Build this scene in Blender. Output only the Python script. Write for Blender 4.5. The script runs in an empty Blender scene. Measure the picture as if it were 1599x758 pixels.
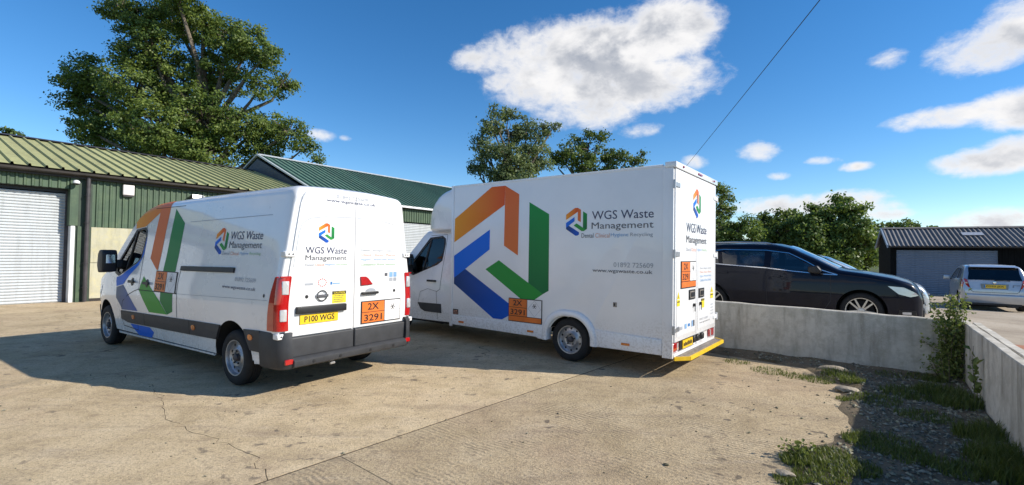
import bpy, bmesh, math, random
import numpy as np
from mathutils import Vector, Matrix
random.seed(7)
RNG = np.random.default_rng(11)
scene = bpy.context.scene
COL = scene.collection
R = math.radians

# ------------------------------------------------------------------ camera
F_PX, PITCH, ROLL, CAM_H = 745.16, 0.0234, 0.0157, 1.70      # focal length for a 1599 px wide frame
fw = Vector((0, math.cos(PITCH), math.sin(PITCH)))
up0 = Vector((0, -math.sin(PITCH), math.cos(PITCH)))
rt0 = Vector((1, 0, 0))
rt = rt0 * math.cos(ROLL) + up0 * math.sin(ROLL)
up = up0 * math.cos(ROLL) - rt0 * math.sin(ROLL)
cam_d = bpy.data.cameras.new('camera')
cam_d.sensor_width = 36.0
cam_d.lens = F_PX / 1599 * 36
cam_d.clip_start = 0.05
cam_d.clip_end = 6000
cam = bpy.data.objects.new('camera', cam_d)
COL.objects.link(cam)
m = Matrix.Identity(4)
for i in range(3):
    m[i][0], m[i][1], m[i][2] = rt[i], up[i], -fw[i]
m[2][3] = CAM_H
cam.matrix_world = m
scene.camera = cam

def at(px, py, Y):
    """World point at depth Y (metres north of the origin) seen at a photograph pixel."""
    d = fw + rt * ((px - 799.5) / F_PX) + up * ((379 - py) / F_PX)
    return Vector((0, 0, CAM_H)) + d * (Y / d.y)

# ------------------------------------------------------------------ light
SUN_EL = R(33)
SUN_AZ = math.atan2(0.985, -0.174)            # clockwise from +Y
sun_dir = Vector((math.sin(SUN_AZ) * math.cos(SUN_EL), math.cos(SUN_AZ) * math.cos(SUN_EL), math.sin(SUN_EL)))
sl = bpy.data.lights.new('sun', 'SUN')
sl.energy = 4.6
sl.angle = R(0.5)
sl.color = (1.0, 0.93, 0.82)
so = bpy.data.objects.new('sun', sl)
so.rotation_euler = sun_dir.to_track_quat('Z', 'Y').to_euler()
COL.objects.link(so)

world = bpy.data.worlds.new('World')
scene.world = world
world.use_nodes = True
SKY_STRENGTH = 0.10
scene.view_settings.view_transform = 'Standard'
scene.view_settings.look = 'None'
scene.view_settings.gamma = 1.0
scene.view_settings.exposure = 0.45
scene.view_settings.use_curve_mapping = False
scene.cycles.use_denoising = True
scene.cycles.max_bounces = 8
scene.cycles.transparent_max_bounces = 12

class NT:
    """Small helper to write node trees."""
    def __init__(self, tree):
        self.t = tree
    def n(self, typ, **kw):
        nd = self.t.nodes.new(typ)
        for k, v in kw.items():
            setattr(nd, k, v)
        return nd
    def put(self, sock, v):
        if hasattr(v, 'is_output') or isinstance(v, bpy.types.NodeSocket):
            self.t.links.new(v, sock)
        else:
            sock.default_value = v
    def math(self, op, a, b=0.0, c=None, clamp=False):
        nd = self.n('ShaderNodeMath', operation=op)
        nd.use_clamp = clamp
        self.put(nd.inputs[0], a)
        self.put(nd.inputs[1], b)
        if c is not None:
            self.put(nd.inputs[2], c)
        return nd.outputs[0]
    def mix(self, f, a, b, mode='MIX'):
        nd = self.n('ShaderNodeMix', data_type='RGBA', blend_type=mode)
        self.put(nd.inputs[0], f)
        self.put(nd.inputs[6], a)
        self.put(nd.inputs[7], b)
        return nd.outputs[2]
    def noise(self, vec, scale, detail=3.0, rough=0.55, dist=0.0, dim='3D'):
        nd = self.n('ShaderNodeTexNoise', noise_dimensions=dim)
        if vec is not None:
            self.put(nd.inputs['Vector'], vec)
        nd.inputs['Scale'].default_value = scale
        nd.inputs['Detail'].default_value = detail
        nd.inputs['Roughness'].default_value = rough
        nd.inputs['Distortion'].default_value = dist
        return nd.outputs['Fac']
    def ramp(self, fac, stops):
        nd = self.n('ShaderNodeValToRGB')
        self.put(nd.inputs[0], fac)
        el = nd.color_ramp.elements
        while len(el) < len(stops):
            el.new(0.5)
        for e, (p, c) in zip(el, stops):
            e.position = p
            e.color = c if len(c) == 4 else (*c, 1)
        return nd.outputs[0]
    def smooth(self, v, a, b):
        nd = self.n('ShaderNodeMapRange', interpolation_type='SMOOTHSTEP')
        self.put(nd.inputs[0], v)
        nd.inputs[1].default_value = a
        nd.inputs[2].default_value = b
        return nd.outputs[0]

def build_sky():
    w = NT(world.node_tree)
    world.node_tree.nodes.clear()
    out = w.n('ShaderNodeOutputWorld')
    bg = w.n('ShaderNodeBackground')
    bg.inputs['Strength'].default_value = SKY_STRENGTH
    sky = w.n('ShaderNodeTexSky', sky_type='NISHITA')
    sky.sun_disc = False
    sky.sun_elevation = SUN_EL
    sky.sun_rotation = SUN_AZ
    sky.altitude = 50
    sky.air_density = 0.9
    sky.dust_density = 0.0
    sky.ozone_density = 3.0
    tc = w.n('ShaderNodeTexCoord')
    dirv = tc.outputs['Generated']
    sep = w.n('ShaderNodeSeparateXYZ')
    w.put(sep.inputs[0], dirv)
    az = w.math('ARCTAN2', sep.outputs[0], sep.outputs[1])
    el = w.math('ARCSINE', sep.outputs[2])
    # azimuth / elevation as a flat map for the cloud bodies, roughened by noise
    cmb = w.n('ShaderNodeCombineXYZ')
    w.put(cmb.inputs[0], az)
    w.put(cmb.inputs[1], w.math('MULTIPLY', el, 1.5))
    uv = cmb.outputs[0]
    n1 = w.noise(uv, 7.0, 9.0, 0.62, 0.25)
    n2 = w.noise(uv, 26.0, 8.0, 0.66, 0.3)
    rough = w.math('ADD', w.math('MULTIPLY', w.math('SUBTRACT', n1, 0.5), 3.0), w.math('MULTIPLY', w.math('SUBTRACT', n2, 0.5), 2.0))
    def blobdir(px, py):
        d = (fw + rt * ((px - 799.5) / F_PX) + up * ((379 - py) / F_PX)).normalized()
        return math.atan2(d.x, d.y), math.asin(d.z)
    blobs = []
    # (pixel x, pixel y, half width px, half height px) measured in the photograph, turned into sky directions
    for px, py, a, b, k in [(935, 85, 165, 68, 2.0), (1040, 52, 88, 62, 1.9), (820, 88, 95, 40, 1.1), (1020, 125, 120, 52, 1.7), (915, 172, 85, 34, 1.0), (745, 94, 40, 20, .8), (880, 130, 130, 50, 1.5),
                         (1000, 205, 26, 9, .35), (1540, 75, 110, 46, 1.3), (1600, 40, 100, 58, 1.5), (1500, 180, 150, 19, 1.25), (1590, 170, 110, 34, 1.4), (1545, 252, 115, 23, 1.2), (1600, 238, 90, 30, 1.3),
                         (1182, 238, 30, 15, .75), (1283, 251, 26, 7, .7), (1338, 261, 28, 7, .7), (1215, 275, 18, 6, .55), (1085, 255, 22, 12, .8), (1240, 322, 110, 17, 1.1), (1330, 318, 80, 24, 1.2),
                         (1380, 335, 50, 10, .8), (1575, 345, 100, 22, 1.2), (500, 211, 22, 10, .8), (540, 216, 8, 4, .4), (1385, 93, 24, 10, .25)]:
        a0, e0 = blobdir(px, py)
        a1, _ = blobdir(px + a, py)
        _, e1 = blobdir(px, py - b)
        blobs.append((a0, e0, abs(a1 - a0), abs(e1 - e0), k))
    rr = random.Random(5)
    for i in range(26):                       # the same kind of scattered cumulus over the rest of the sky
        a0 = rr.uniform(0.95, 2 * math.pi - 0.95)
        if a0 > math.pi:
            a0 -= 2 * math.pi
        e0 = rr.uniform(0.04, 0.75)
        s = 0.06 + 0.16 * e0
        blobs.append((a0, e0, s * rr.uniform(0.9, 2.0), s * rr.uniform(0.35, 0.7), rr.uniform(.7, 1.1)))
    dens = None
    lowest = None
    for a0, e0, sa, se, k in blobs:
        du = w.math('DIVIDE', w.math('SUBTRACT', az, a0), sa)
        dv = w.math('DIVIDE', w.math('SUBTRACT', el, e0), se)
        q = w.math('ADD', w.math('MULTIPLY', du, du), w.math('MULTIPLY', dv, dv))
        v = w.math('MULTIPLY', w.math('SUBTRACT', 1.0, q), k)
        v = w.math('MAXIMUM', v, -1.5)
        dens = v if dens is None else w.math('SMOOTH_MAX', dens, v, 0.25)
    d2 = w.math('ADD', dens, rough)
    mask = w.smooth(d2, -0.35, 1.25)
    # self shading: compare the density here and a little towards the sun
    cm2 = w.n('ShaderNodeVectorMath', operation='ADD')
    w.put(cm2.inputs[0], uv)
    cm2.inputs[1].default_value = (0.04, 0.05, 0)
    n1s = w.noise(cm2.outputs[0], 5.5, 6.0, 0.58, 0.2)
    n1b = w.noise(uv, 5.5, 6.0, 0.58, 0.2)
    lit = w.smooth(w.math('SUBTRACT', n1b, n1s), -0.09, 0.16)
    thick = w.smooth(d2, 0.5, 2.0)
    shade = w.math('MULTIPLY', thick, w.math('SUBTRACT', 1.0, lit))
    puff = w.smooth(n2, .35, .65)
    ccol = w.mix(shade, (7.0, 6.95, 7.0, 1), (2.7, 3.0, 3.6, 1))
    ccol = w.mix(w.math('MULTIPLY', puff, .22), ccol, (7.4, 7.3, 7.2, 1))
    hs = w.n('ShaderNodeHueSaturation')
    hs.inputs['Saturation'].default_value = 1.29
    hs.inputs['Hue'].default_value = 0.501
    hs.inputs['Value'].default_value = 1.20
    w.put(hs.inputs['Color'], sky.outputs[0])
    col = w.mix(mask, hs.outputs[0], ccol)
    w.put(bg.inputs['Color'], col)
    w.t.links.new(bg.outputs[0], out.inputs[0])
build_sky()

# ------------------------------------------------------------------ materials
MATS = {}
def principled(name):
    mt = bpy.data.materials.new(name)
    mt.use_nodes = True
    nt = NT(mt.node_tree)
    bs = mt.node_tree.nodes['Principled BSDF']
    return mt, nt, bs

def simple(name, col, rough=0.6, metal=0.0, coat=0.0, vary=0.12, scale=6.0, bump=0.0, bscale=60.0, spec=0.5):
    """A plain paint, plastic or metal with a little dirt, seen through object coordinates."""
    mt, nt, bs = principled(name)
    tc = nt.n('ShaderNodeTexCoord').outputs['Object']
    n = nt.noise(tc, scale, 5.0, 0.6)
    c2 = tuple(max(0, c * (1 - vary * 2)) for c in col)
    c3 = tuple(min(1, c * (1 + vary)) for c in col)
    nt.put(bs.inputs['Base Color'], nt.ramp(n, [(0.3, c2), (0.7, c3)]))
    bs.inputs['Metallic'].default_value = metal
    nt.put(bs.inputs['Roughness'], nt.math('ADD', rough - 0.06, nt.math('MULTIPLY', n, 0.12)))
    bs.inputs['Specular IOR Level'].default_value = spec
    bs.inputs['Coat Weight'].default_value = coat
    bs.inputs['Coat Roughness'].default_value = 0.04
    if bump:
        b = nt.n('ShaderNodeBump')
        b.inputs['Strength'].default_value = bump
        b.inputs['Distance'].default_value = 0.01
        nt.put(b.inputs['Height'], nt.noise(tc, bscale, 4.0, 0.6))
        nt.put(bs.inputs['Normal'], b.outputs[0])
    MATS[name] = mt
    return mt

def col_attr(name, rough=0.45, coat=0.3):
    mt, nt, bs = principled(name)
    a = nt.n('ShaderNodeAttribute')
    a.attribute_name = 'Col'
    nt.put(bs.inputs['Base Color'], a.outputs['Color'])
    bs.inputs['Roughness'].default_value = rough
    bs.inputs['Coat Weight'].default_value = coat
    bs.inputs['Specular IOR Level'].default_value = .25
    MATS[name] = mt
    return mt

def glass(name, tint, gloss=(1, 1, 1), base=0.05):
    mt = bpy.data.materials.new(name)
    mt.use_nodes = True
    nt = NT(mt.node_tree)
    mt.node_tree.nodes.clear()
    out = nt.n('ShaderNodeOutputMaterial')
    tr = nt.n('ShaderNodeBsdfTransparent')
    tr.inputs[0].default_value = (*tint, 1)
    gl = nt.n('ShaderNodeBsdfGlossy')
    gl.inputs['Roughness'].default_value = 0.01
    gl.inputs[0].default_value = (*gloss, 1)
    fr = nt.n('ShaderNodeFresnel')
    fr.inputs[0].default_value = 1.5
    mx = nt.n('ShaderNodeMixShader')
    nt.put(mx.inputs[0], nt.math('ADD', fr.outputs[0], base, clamp=True))
    mt.node_tree.links.new(tr.outputs[0], mx.inputs[1])
    mt.node_tree.links.new(gl.outputs[0], mx.inputs[2])
    mt.node_tree.links.new(mx.outputs[0], out.inputs[0])
    MATS[name] = mt
    return mt

simple('white_paint', (.76, .76, .765), .28, coat=.8, vary=.03, scale=1.5, bump=.05, bscale=2.5)
simple('box_white', (.78, .78, .785), .32, coat=.35, vary=.03, scale=1.2, bump=.04, bscale=1.6)
def splash(name):
    """Dried spray: scattered brownish specks and smears over the lower panels."""
    mt = MATS[name]
    nt = NT(mt.node_tree)
    bs = mt.node_tree.nodes['Principled BSDF']
    src = bs.inputs['Base Color'].links[0].from_socket
    tc = nt.n('ShaderNodeTexCoord').outputs['Object']
    sep = nt.n('ShaderNodeSeparateXYZ')
    nt.put(sep.inputs[0], tc)
    reach = nt.math('ADD', sep.outputs[2], nt.math('MULTIPLY', nt.noise(tc, 1.3, 4, .6), .9))
    zone = nt.math('SUBTRACT', 1.0, nt.smooth(reach, .75, 1.35))
    specks = nt.smooth(nt.noise(tc, 34, 5, .7), .44, .66)
    nt.put(bs.inputs['Base Color'], nt.mix(nt.math('MULTIPLY', nt.math('MULTIPLY', zone, specks), .38), src, (.30, .25, .19, 1)))
splash('white_paint')
splash('box_white')
simple('navy_paint', (.004, .006, .016), .3, coat=.45, vary=.1, spec=.08)
simple('silver_paint', (.50, .53, .57), .30, metal=.55, coat=.9, vary=.04)
simple('grey_paint', (.12, .14, .17), .3, metal=.4, coat=.9, vary=.05)
simple('black_plastic', (.012, .012, .014), .5, vary=.2)
simple('grey_plastic', (.035, .037, .042), .55, vary=.15, bump=.15, bscale=250)
simple('interior_dark', (.018, .018, .02), .8, vary=.2)
simple('seat_fabric', (.03, .032, .038), .9, vary=.2)
simple('underseal', (.012, .012, .012), .9)
simple('rubber', (.014, .014, .015), .82, vary=.25, scale=14, bump=.2, bscale=90)
simple('steel_wheel', (.42, .43, .45), .38, metal=.7, vary=.2, scale=9)
simple('alloy', (.60, .61, .62), .28, metal=.85, vary=.05)
simple('chrome', (.75, .76, .78), .12, metal=1.0, vary=.02)
simple('red_lens', (.42, .008, .008), .12, coat=1.0, vary=.08, scale=30)
simple('clear_lens', (.66, .67, .68), .10, metal=.3, coat=1.0, vary=.06, scale=12)
simple('amber_lens', (.65, .17, .015), .2, coat=.8, vary=.1, scale=30)
simple('plate_yellow', (.80, .52, .02), .35, vary=.04)
simple('placard_orange', (.72, .17, .025), .45, vary=.08, scale=5)
simple('placard_white', (.75, .74, .74), .45, vary=.03)
simple('ink_black', (.012, .012, .014), .5)
simple('ink_navy', (.035, .04, .10), .45)
simple('ink_grey', (.10, .10, .115), .45)
simple('ink_pale', (.36, .38, .42), .45)
simple('ink_orange_pale', (.72, .36, .26), .45)
simple('ink_blue_pale', (.22, .40, .66), .45)
simple('ink_green_pale', (.36, .56, .34), .45)
simple('ink_blue', (.02, .20, .55), .45)
simple('ink_red', (.60, .05, .05), .45)
simple('sticker_yellow', (.80, .62, .03), .4, vary=.03)
simple('step_yellow', (.78, .50, .02), .45, vary=.1, scale=12)
simple('step_tread', (.34, .30, .26), .5, metal=.5, vary=.25, scale=25, bump=.4, bscale=120)
simple('seam', (.03, .03, .035), .8)
simple('steel_hinge', (.45, .45, .46), .4, metal=.7, vary=.1)
simple('gutter_brown', (.030, .024, .020), .55, vary=.25, scale=3)
simple('pipe_grey', (.055, .048, .052), .5, vary=.2, scale=4)
simple('trim_white', (.72, .73, .74), .5, vary=.08, scale=3)
simple('trim_grey', (.42, .45, .46), .5, vary=.1, scale=3)
simple('trim_cream', (.66, .62, .62), .5, vary=.05)
simple('slate_wall', (.045, .060, .085), .7, vary=.15, scale=2)
simple('garage_dark', (.009, .0095, .010), .8, vary=.25, scale=3, spec=.08)
simple('garage_barge', (.30, .37, .45), .5, vary=.1)
simple('fascia_green', (.030, .052, .034), .6, vary=.2, scale=3)
simple('steel_dark', (.02, .02, .022), .5)
simple('wood_pole', (.10, .07, .045), .9, vary=.3, scale=3, bump=.5, bscale=30)
simple('cable_black', (.012, .012, .013), .6)
simple('terracotta', (.42, .17, .085), .85, vary=.18, scale=8, bump=.4, bscale=70)
simple('stone_buff', (.34, .29, .22), .9, vary=.25, scale=12, bump=.8, bscale=40)
simple('joint_fill', (.065, .05, .032), .95, vary=.35, scale=14, bump=.8, bscale=40)
simple('soil', (.07, .055, .038), .95, vary=.35, scale=14, bump=.8, bscale=40)
col_attr('print', .5, .06)
glass('clear_glass', (.80, .88, .86), base=.0)
glass('tint_glass', (.22, .27, .29), base=.06)
glass('dark_glass', (.05, .06, .075), base=.0)
glass('screen_glass', (.25, .30, .32), base=.30)

def weathered(name, col, dirt, lichen=None, rough=.55, scale=1.2, streak=7.0, bump=.12):
    """Sheeting or wall with rain streaks, dirt and lichen that have shapes of their own."""
    mt, nt, bs = principled(name)
    tc = nt.n('ShaderNodeTexCoord').outputs['Object']
    mp = nt.n('ShaderNodeMapping')
    nt.put(mp.inputs[0], tc)
    mp.inputs['Scale'].default_value = (streak, streak, .5) if streak else (1, 1, 1)
    st = nt.noise(mp.outputs[0], 1.6, 5, .6)
    big = nt.noise(tc, scale, 6, .62)
    fine = nt.noise(tc, 26, 4, .6)
    oi = nt.n('ShaderNodeObjectInfo').outputs['Random']
    c = nt.mix(nt.smooth(st, .45, .75), (*col, 1), (*dirt, 1))
    c = nt.mix(nt.math('MULTIPLY', nt.smooth(big, .42, .72), .55), c, (*dirt, 1))
    if lichen:
        c = nt.mix(nt.math('MULTIPLY', nt.smooth(nt.noise(tc, scale * 3.3, 7, .7), .45, .68), .85), c, (*lichen, 1))
    c = nt.mix(nt.math('MULTIPLY', nt.smooth(fine, .5, .8), .25), c, tuple(x * 1.35 for x in col) + (1,))
    hs = nt.n('ShaderNodeHueSaturation')
    nt.put(hs.inputs['Value'], nt.math('ADD', .9, nt.math('MULTIPLY', oi, .2)))
    nt.put(hs.inputs['Color'], c)
    nt.put(bs.inputs['Base Color'], hs.outputs[0])
    nt.put(bs.inputs['Roughness'], nt.math('ADD', rough, nt.math('MULTIPLY', fine, .15)))
    b = nt.n('ShaderNodeBump')
    b.inputs['Strength'].default_value = bump
    b.inputs['Distance'].default_value = .01
    nt.put(b.inputs['Height'], nt.noise(tc, 55, 4, .6))
    nt.put(bs.inputs['Normal'], b.outputs[0])
    MATS[name] = mt
    return mt
weathered('roof_olive', (.34, .35, .165), (.26, .26, .125), (.42, .40, .19), .7, 1.4, streak=0)
weathered('roof_green', (.075, .155, .115), (.075, .125, .095), (.12, .19, .13), .6, 1.0, streak=0)
weathered('cladding_green', (.050, .090, .050), (.035, .060, .036), (.075, .115, .06), .5, .8)
weathered('shutter_white', (.50, .53, .55), (.40, .42, .43), None, .45, .7)
weathered('shutter_blue', (.17, .215, .29), (.13, .17, .23), None, .5, .7)
weathered('panel_cream', (.44, .42, .31), (.34, .32, .22), (.48, .44, .26), .85, 1.6, bump=.3)
weathered('wall_concrete', (.60, .56, .48), (.27, .24, .19), (.42, .385, .31), .85, 2.6, streak=3.4, bump=.6)
weathered('roof_grey', (.15, .145, .145), (.09, .085, .085), (.20, .19, .18), .85, 2.0, streak=0)

def concrete_floor():
    mt, nt, bs = principled('concrete_floor')
    geo = nt.n('ShaderNodeNewGeometry').outputs['Position']
    oi = nt.n('ShaderNodeObjectInfo').outputs['Random']
    at_ = nt.n('ShaderNodeAttribute')
    at_.attribute_type = 'OBJECT'
    at_.attribute_name = 'brushed'
    big = nt.noise(geo, .35, 6, .62)
    mid = nt.noise(geo, 1.7, 7, .66, .4)
    fine = nt.noise(geo, 38, 4, .65)
    grit = nt.noise(geo, 150, 3, .6)
    c = nt.ramp(mid, [(.28, (.39, .295, .165)), (.5, (.565, .44, .265)), (.72, (.66, .53, .34))])
    c = nt.mix(nt.math('MULTIPLY', nt.smooth(big, .45, .7), .5), c, (.44, .30, .205, 1))
    strk = nt.n('ShaderNodeMapping')
    nt.put(strk.inputs[0], geo)
    strk.inputs['Rotation'].default_value = (0, 0, R(20))
    strk.inputs['Scale'].default_value = (.35, 2.2, 1)
    c = nt.mix(nt.math('MULTIPLY', nt.smooth(nt.noise(strk.outputs[0], 1.6, 8, .7), .50, .72), .55), c, (.27, .205, .145, 1))
    c = nt.mix(nt.math('MULTIPLY', nt.smooth(nt.noise(strk.outputs[0], 3.1, 8, .7), .54, .74), .45), c, (.62, .52, .40, 1))
    c = nt.mix(nt.math('MULTIPLY', nt.smooth(nt.noise(geo, 4.6, 8, .75), .52, .70), .45), c, (.25, .18, .125, 1))
    c = nt.mix(nt.math('MULTIPLY', nt.smooth(fine, .50, .68), .6), c, (.20, .15, .105, 1))
    c = nt.mix(nt.math('MULTIPLY', nt.smooth(nt.noise(geo, 13, 5, .7), .50, .66), .42), c, (.24, .18, .125, 1))
    c = nt.mix(nt.math('MULTIPLY', nt.smooth(grit, .52, .66), .5), c, (.62, .52, .40, 1))
    c = nt.mix(nt.math('MULTIPLY', nt.smooth(nt.noise(geo, 70, 2, .5), .60, .70), .6), c, (.13, .10, .075, 1))
    # oil drips and dark patches
    sp = nt.noise(geo, 6.5, 3, .5, .3)
    reg = nt.smooth(nt.noise(geo, .6, 3, .5), .48, .60)
    c = nt.mix(nt.math('MULTIPLY', nt.math('MULTIPLY', nt.smooth(sp, .60, .68), reg), .75), c, (.10, .085, .072, 1))
    # hairline cracks
    vo = nt.n('ShaderNodeTexVoronoi', feature='DISTANCE_TO_EDGE')
    mp = nt.n('ShaderNodeVectorMath', operation='ADD')
    nz = nt.n('ShaderNodeTexNoise')
    nz.inputs['Scale'].default_value = 2.6
    nz.inputs['Detail'].default_value = 6
    nt.put(nz.inputs['Vector'], geo)
    sc_ = nt.n('ShaderNodeVectorMath', operation='SCALE')
    nt.put(sc_.inputs[0], nz.outputs['Color'])
    sc_.inputs['Scale'].default_value = .9
    nt.put(mp.inputs[0], geo)
    nt.put(mp.inputs[1], sc_.outputs[0])
    nt.put(vo.inputs['Vector'], mp.outputs[0])
    vo.inputs['Scale'].default_value = .22
    crack = nt.math('SUBTRACT', 1.0, nt.smooth(vo.outputs['Distance'], .0008, .0042))
    crack = nt.math('MULTIPLY', crack, nt.smooth(nt.noise(geo, .8, 3, .5), .52, .60))
    c = nt.mix(nt.math('MULTIPLY', crack, .85), c, (.075, .055, .04, 1))
    hs = nt.n('ShaderNodeHueSaturation')
    nt.put(hs.inputs['Value'], nt.math('SUBTRACT', nt.math('ADD', .95, nt.math('MULTIPLY', oi, .14)), nt.math('MULTIPLY', at_.outputs['Fac'], .13)))
    nt.put(hs.inputs['Color'], nt.mix(nt.math('MULTIPLY', nt.math('MULTIPLY', nt.smooth(nt.noise(geo, 45, 4, .7), .48, .62), .45), nt.math('ADD', .35, nt.math('MULTIPLY', at_.outputs['Fac'], .65))), c, (.17, .135, .09, 1)))
    # brushed finish: ridges drawn across the slab
    wv = nt.n('ShaderNodeTexWave', wave_type='BANDS', bands_direction='X')
    mp2 = nt.n('ShaderNodeMapping')
    nt.put(mp2.inputs[0], geo)
    mp2.inputs['Rotation'].default_value = (0, 0, R(-52))
    nt.put(wv.inputs['Vector'], mp2.outputs[0])
    wv.inputs['Scale'].default_value = 6.0
    wv.inputs['Distortion'].default_value = 7.5
    wv.inputs['Detail'].default_value = 3
    wv.inputs['Detail Scale'].default_value = .45
    worn = nt.smooth(nt.noise(geo, 1.1, 6, .7), .44, .66)
    ridg = nt.math('MULTIPLY', nt.math('MULTIPLY', wv.outputs['Fac'], worn), at_.outputs['Fac'])
    grooved = nt.mix(nt.math('MULTIPLY', nt.math('MULTIPLY', nt.math('SUBTRACT', 1, wv.outputs['Fac']), worn), nt.math('MULTIPLY', at_.outputs['Fac'], .36)), hs.outputs[0], (.16, .13, .10, 1))
    nt.put(bs.inputs['Base Color'], grooved)
    bs.inputs['Roughness'].default_value = .9
    bs.inputs['Specular IOR Level'].default_value = .25
    b = nt.n('ShaderNodeBump')
    b.inputs['Strength'].default_value = 1.0
    b.inputs['Distance'].default_value = .018
    h = nt.math('ADD', nt.math('MULTIPLY', fine, .55), nt.math('MULTIPLY', grit, .35))
    h = nt.math('ADD', h, nt.math('MULTIPLY', ridg, .45))
    h = nt.math('SUBTRACT', h, nt.math('MULTIPLY', crack, 1.0))
    nt.put(b.inputs['Height'], h)
    nt.put(bs.inputs['Normal'], b.outputs[0])
    MATS['concrete_floor'] = mt
concrete_floor()

def ground_mat(name, c1, c2, c3, s=1.5):
    mt, nt, bs = principled(name)
    geo = nt.n('ShaderNodeNewGeometry').outputs['Position']
    a = nt.noise(geo, s, 7, .65)
    f = nt.noise(geo, s * 22, 4, .65)
    c = nt.ramp(a, [(.3, c1), (.52, c2), (.72, c3)])
    c = nt.mix(nt.math('MULTIPLY', nt.smooth(f, .5, .75), .45), c, tuple(x * .55 for x in c1) + (1,))
    nt.put(bs.inputs['Base Color'], c)
    bs.inputs['Roughness'].default_value = .95
    bs.inputs['Specular IOR Level'].default_value = .2
    b = nt.n('ShaderNodeBump')
    b.inputs['Strength'].default_value = .8
    b.inputs['Distance'].default_value = .02
    nt.put(b.inputs['Height'], f)
    nt.put(bs.inputs['Normal'], b.outputs[0])
    MATS[name] = mt
ground_mat('field', (.05, .07, .025), (.08, .10, .035), (.13, .13, .06), .3)
ground_mat('yard_upper', (.29, .235, .175), (.40, .335, .255), (.49, .42, .33), .5)
ground_mat('gravel_bed', (.11, .085, .05), (.17, .135, .09), (.23, .18, .12), 3)

def leaf_mat(name, dark, light, trans=.35):
    mt = bpy.data.materials.new(name)
    mt.use_nodes = True
    nt = NT(mt.node_tree)
    mt.node_tree.nodes.clear()
    out = nt.n('ShaderNodeOutputMaterial')
    a = nt.n('ShaderNodeAttribute')
    a.attribute_name = 'Col'
    sepc = nt.n('ShaderNodeSeparateColor')
    nt.put(sepc.inputs[0], a.outputs['Color'])
    c = nt.mix(sepc.outputs[0], (*dark, 1), (*light, 1))
    df = nt.n('ShaderNodeBsdfPrincipled')
    nt.put(df.inputs['Base Color'], c)
    df.inputs['Roughness'].default_value = .5
    df.inputs['Specular IOR Level'].default_value = .35
    tl = nt.n('ShaderNodeBsdfTranslucent')
    nt.put(tl.inputs[0], nt.mix(.5, c, (.20, .26, .03, 1)))
    mx = nt.n('ShaderNodeMixShader')
    mx.inputs[0].default_value = trans
    mt.node_tree.links.new(df.outputs[0], mx.inputs[1])
    mt.node_tree.links.new(tl.outputs[0], mx.inputs[2])
    mt.node_tree.links.new(mx.outputs[0], out.inputs[0])
    MATS[name] = mt
leaf_mat('leaf_oak', (.065, .115, .026), (.235, .30, .065), .42)
leaf_mat('leaf_willow', (.085, .125, .055), (.25, .30, .13), .42)
leaf_mat('leaf_dark', (.048, .090, .024), (.175, .245, .060), .42)
leaf_mat('leaf_bush', (.065, .115, .026), (.215, .30, .068), .42)
leaf_mat('leaf_weed', (.065, .11, .022), (.27, .30, .09))
leaf_mat('leaf_grass', (.050, .075, .018), (.18, .21, .050))
simple('bark', (.17, .14, .105), .95, vary=.35, scale=5, bump=.8, bscale=25)

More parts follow.
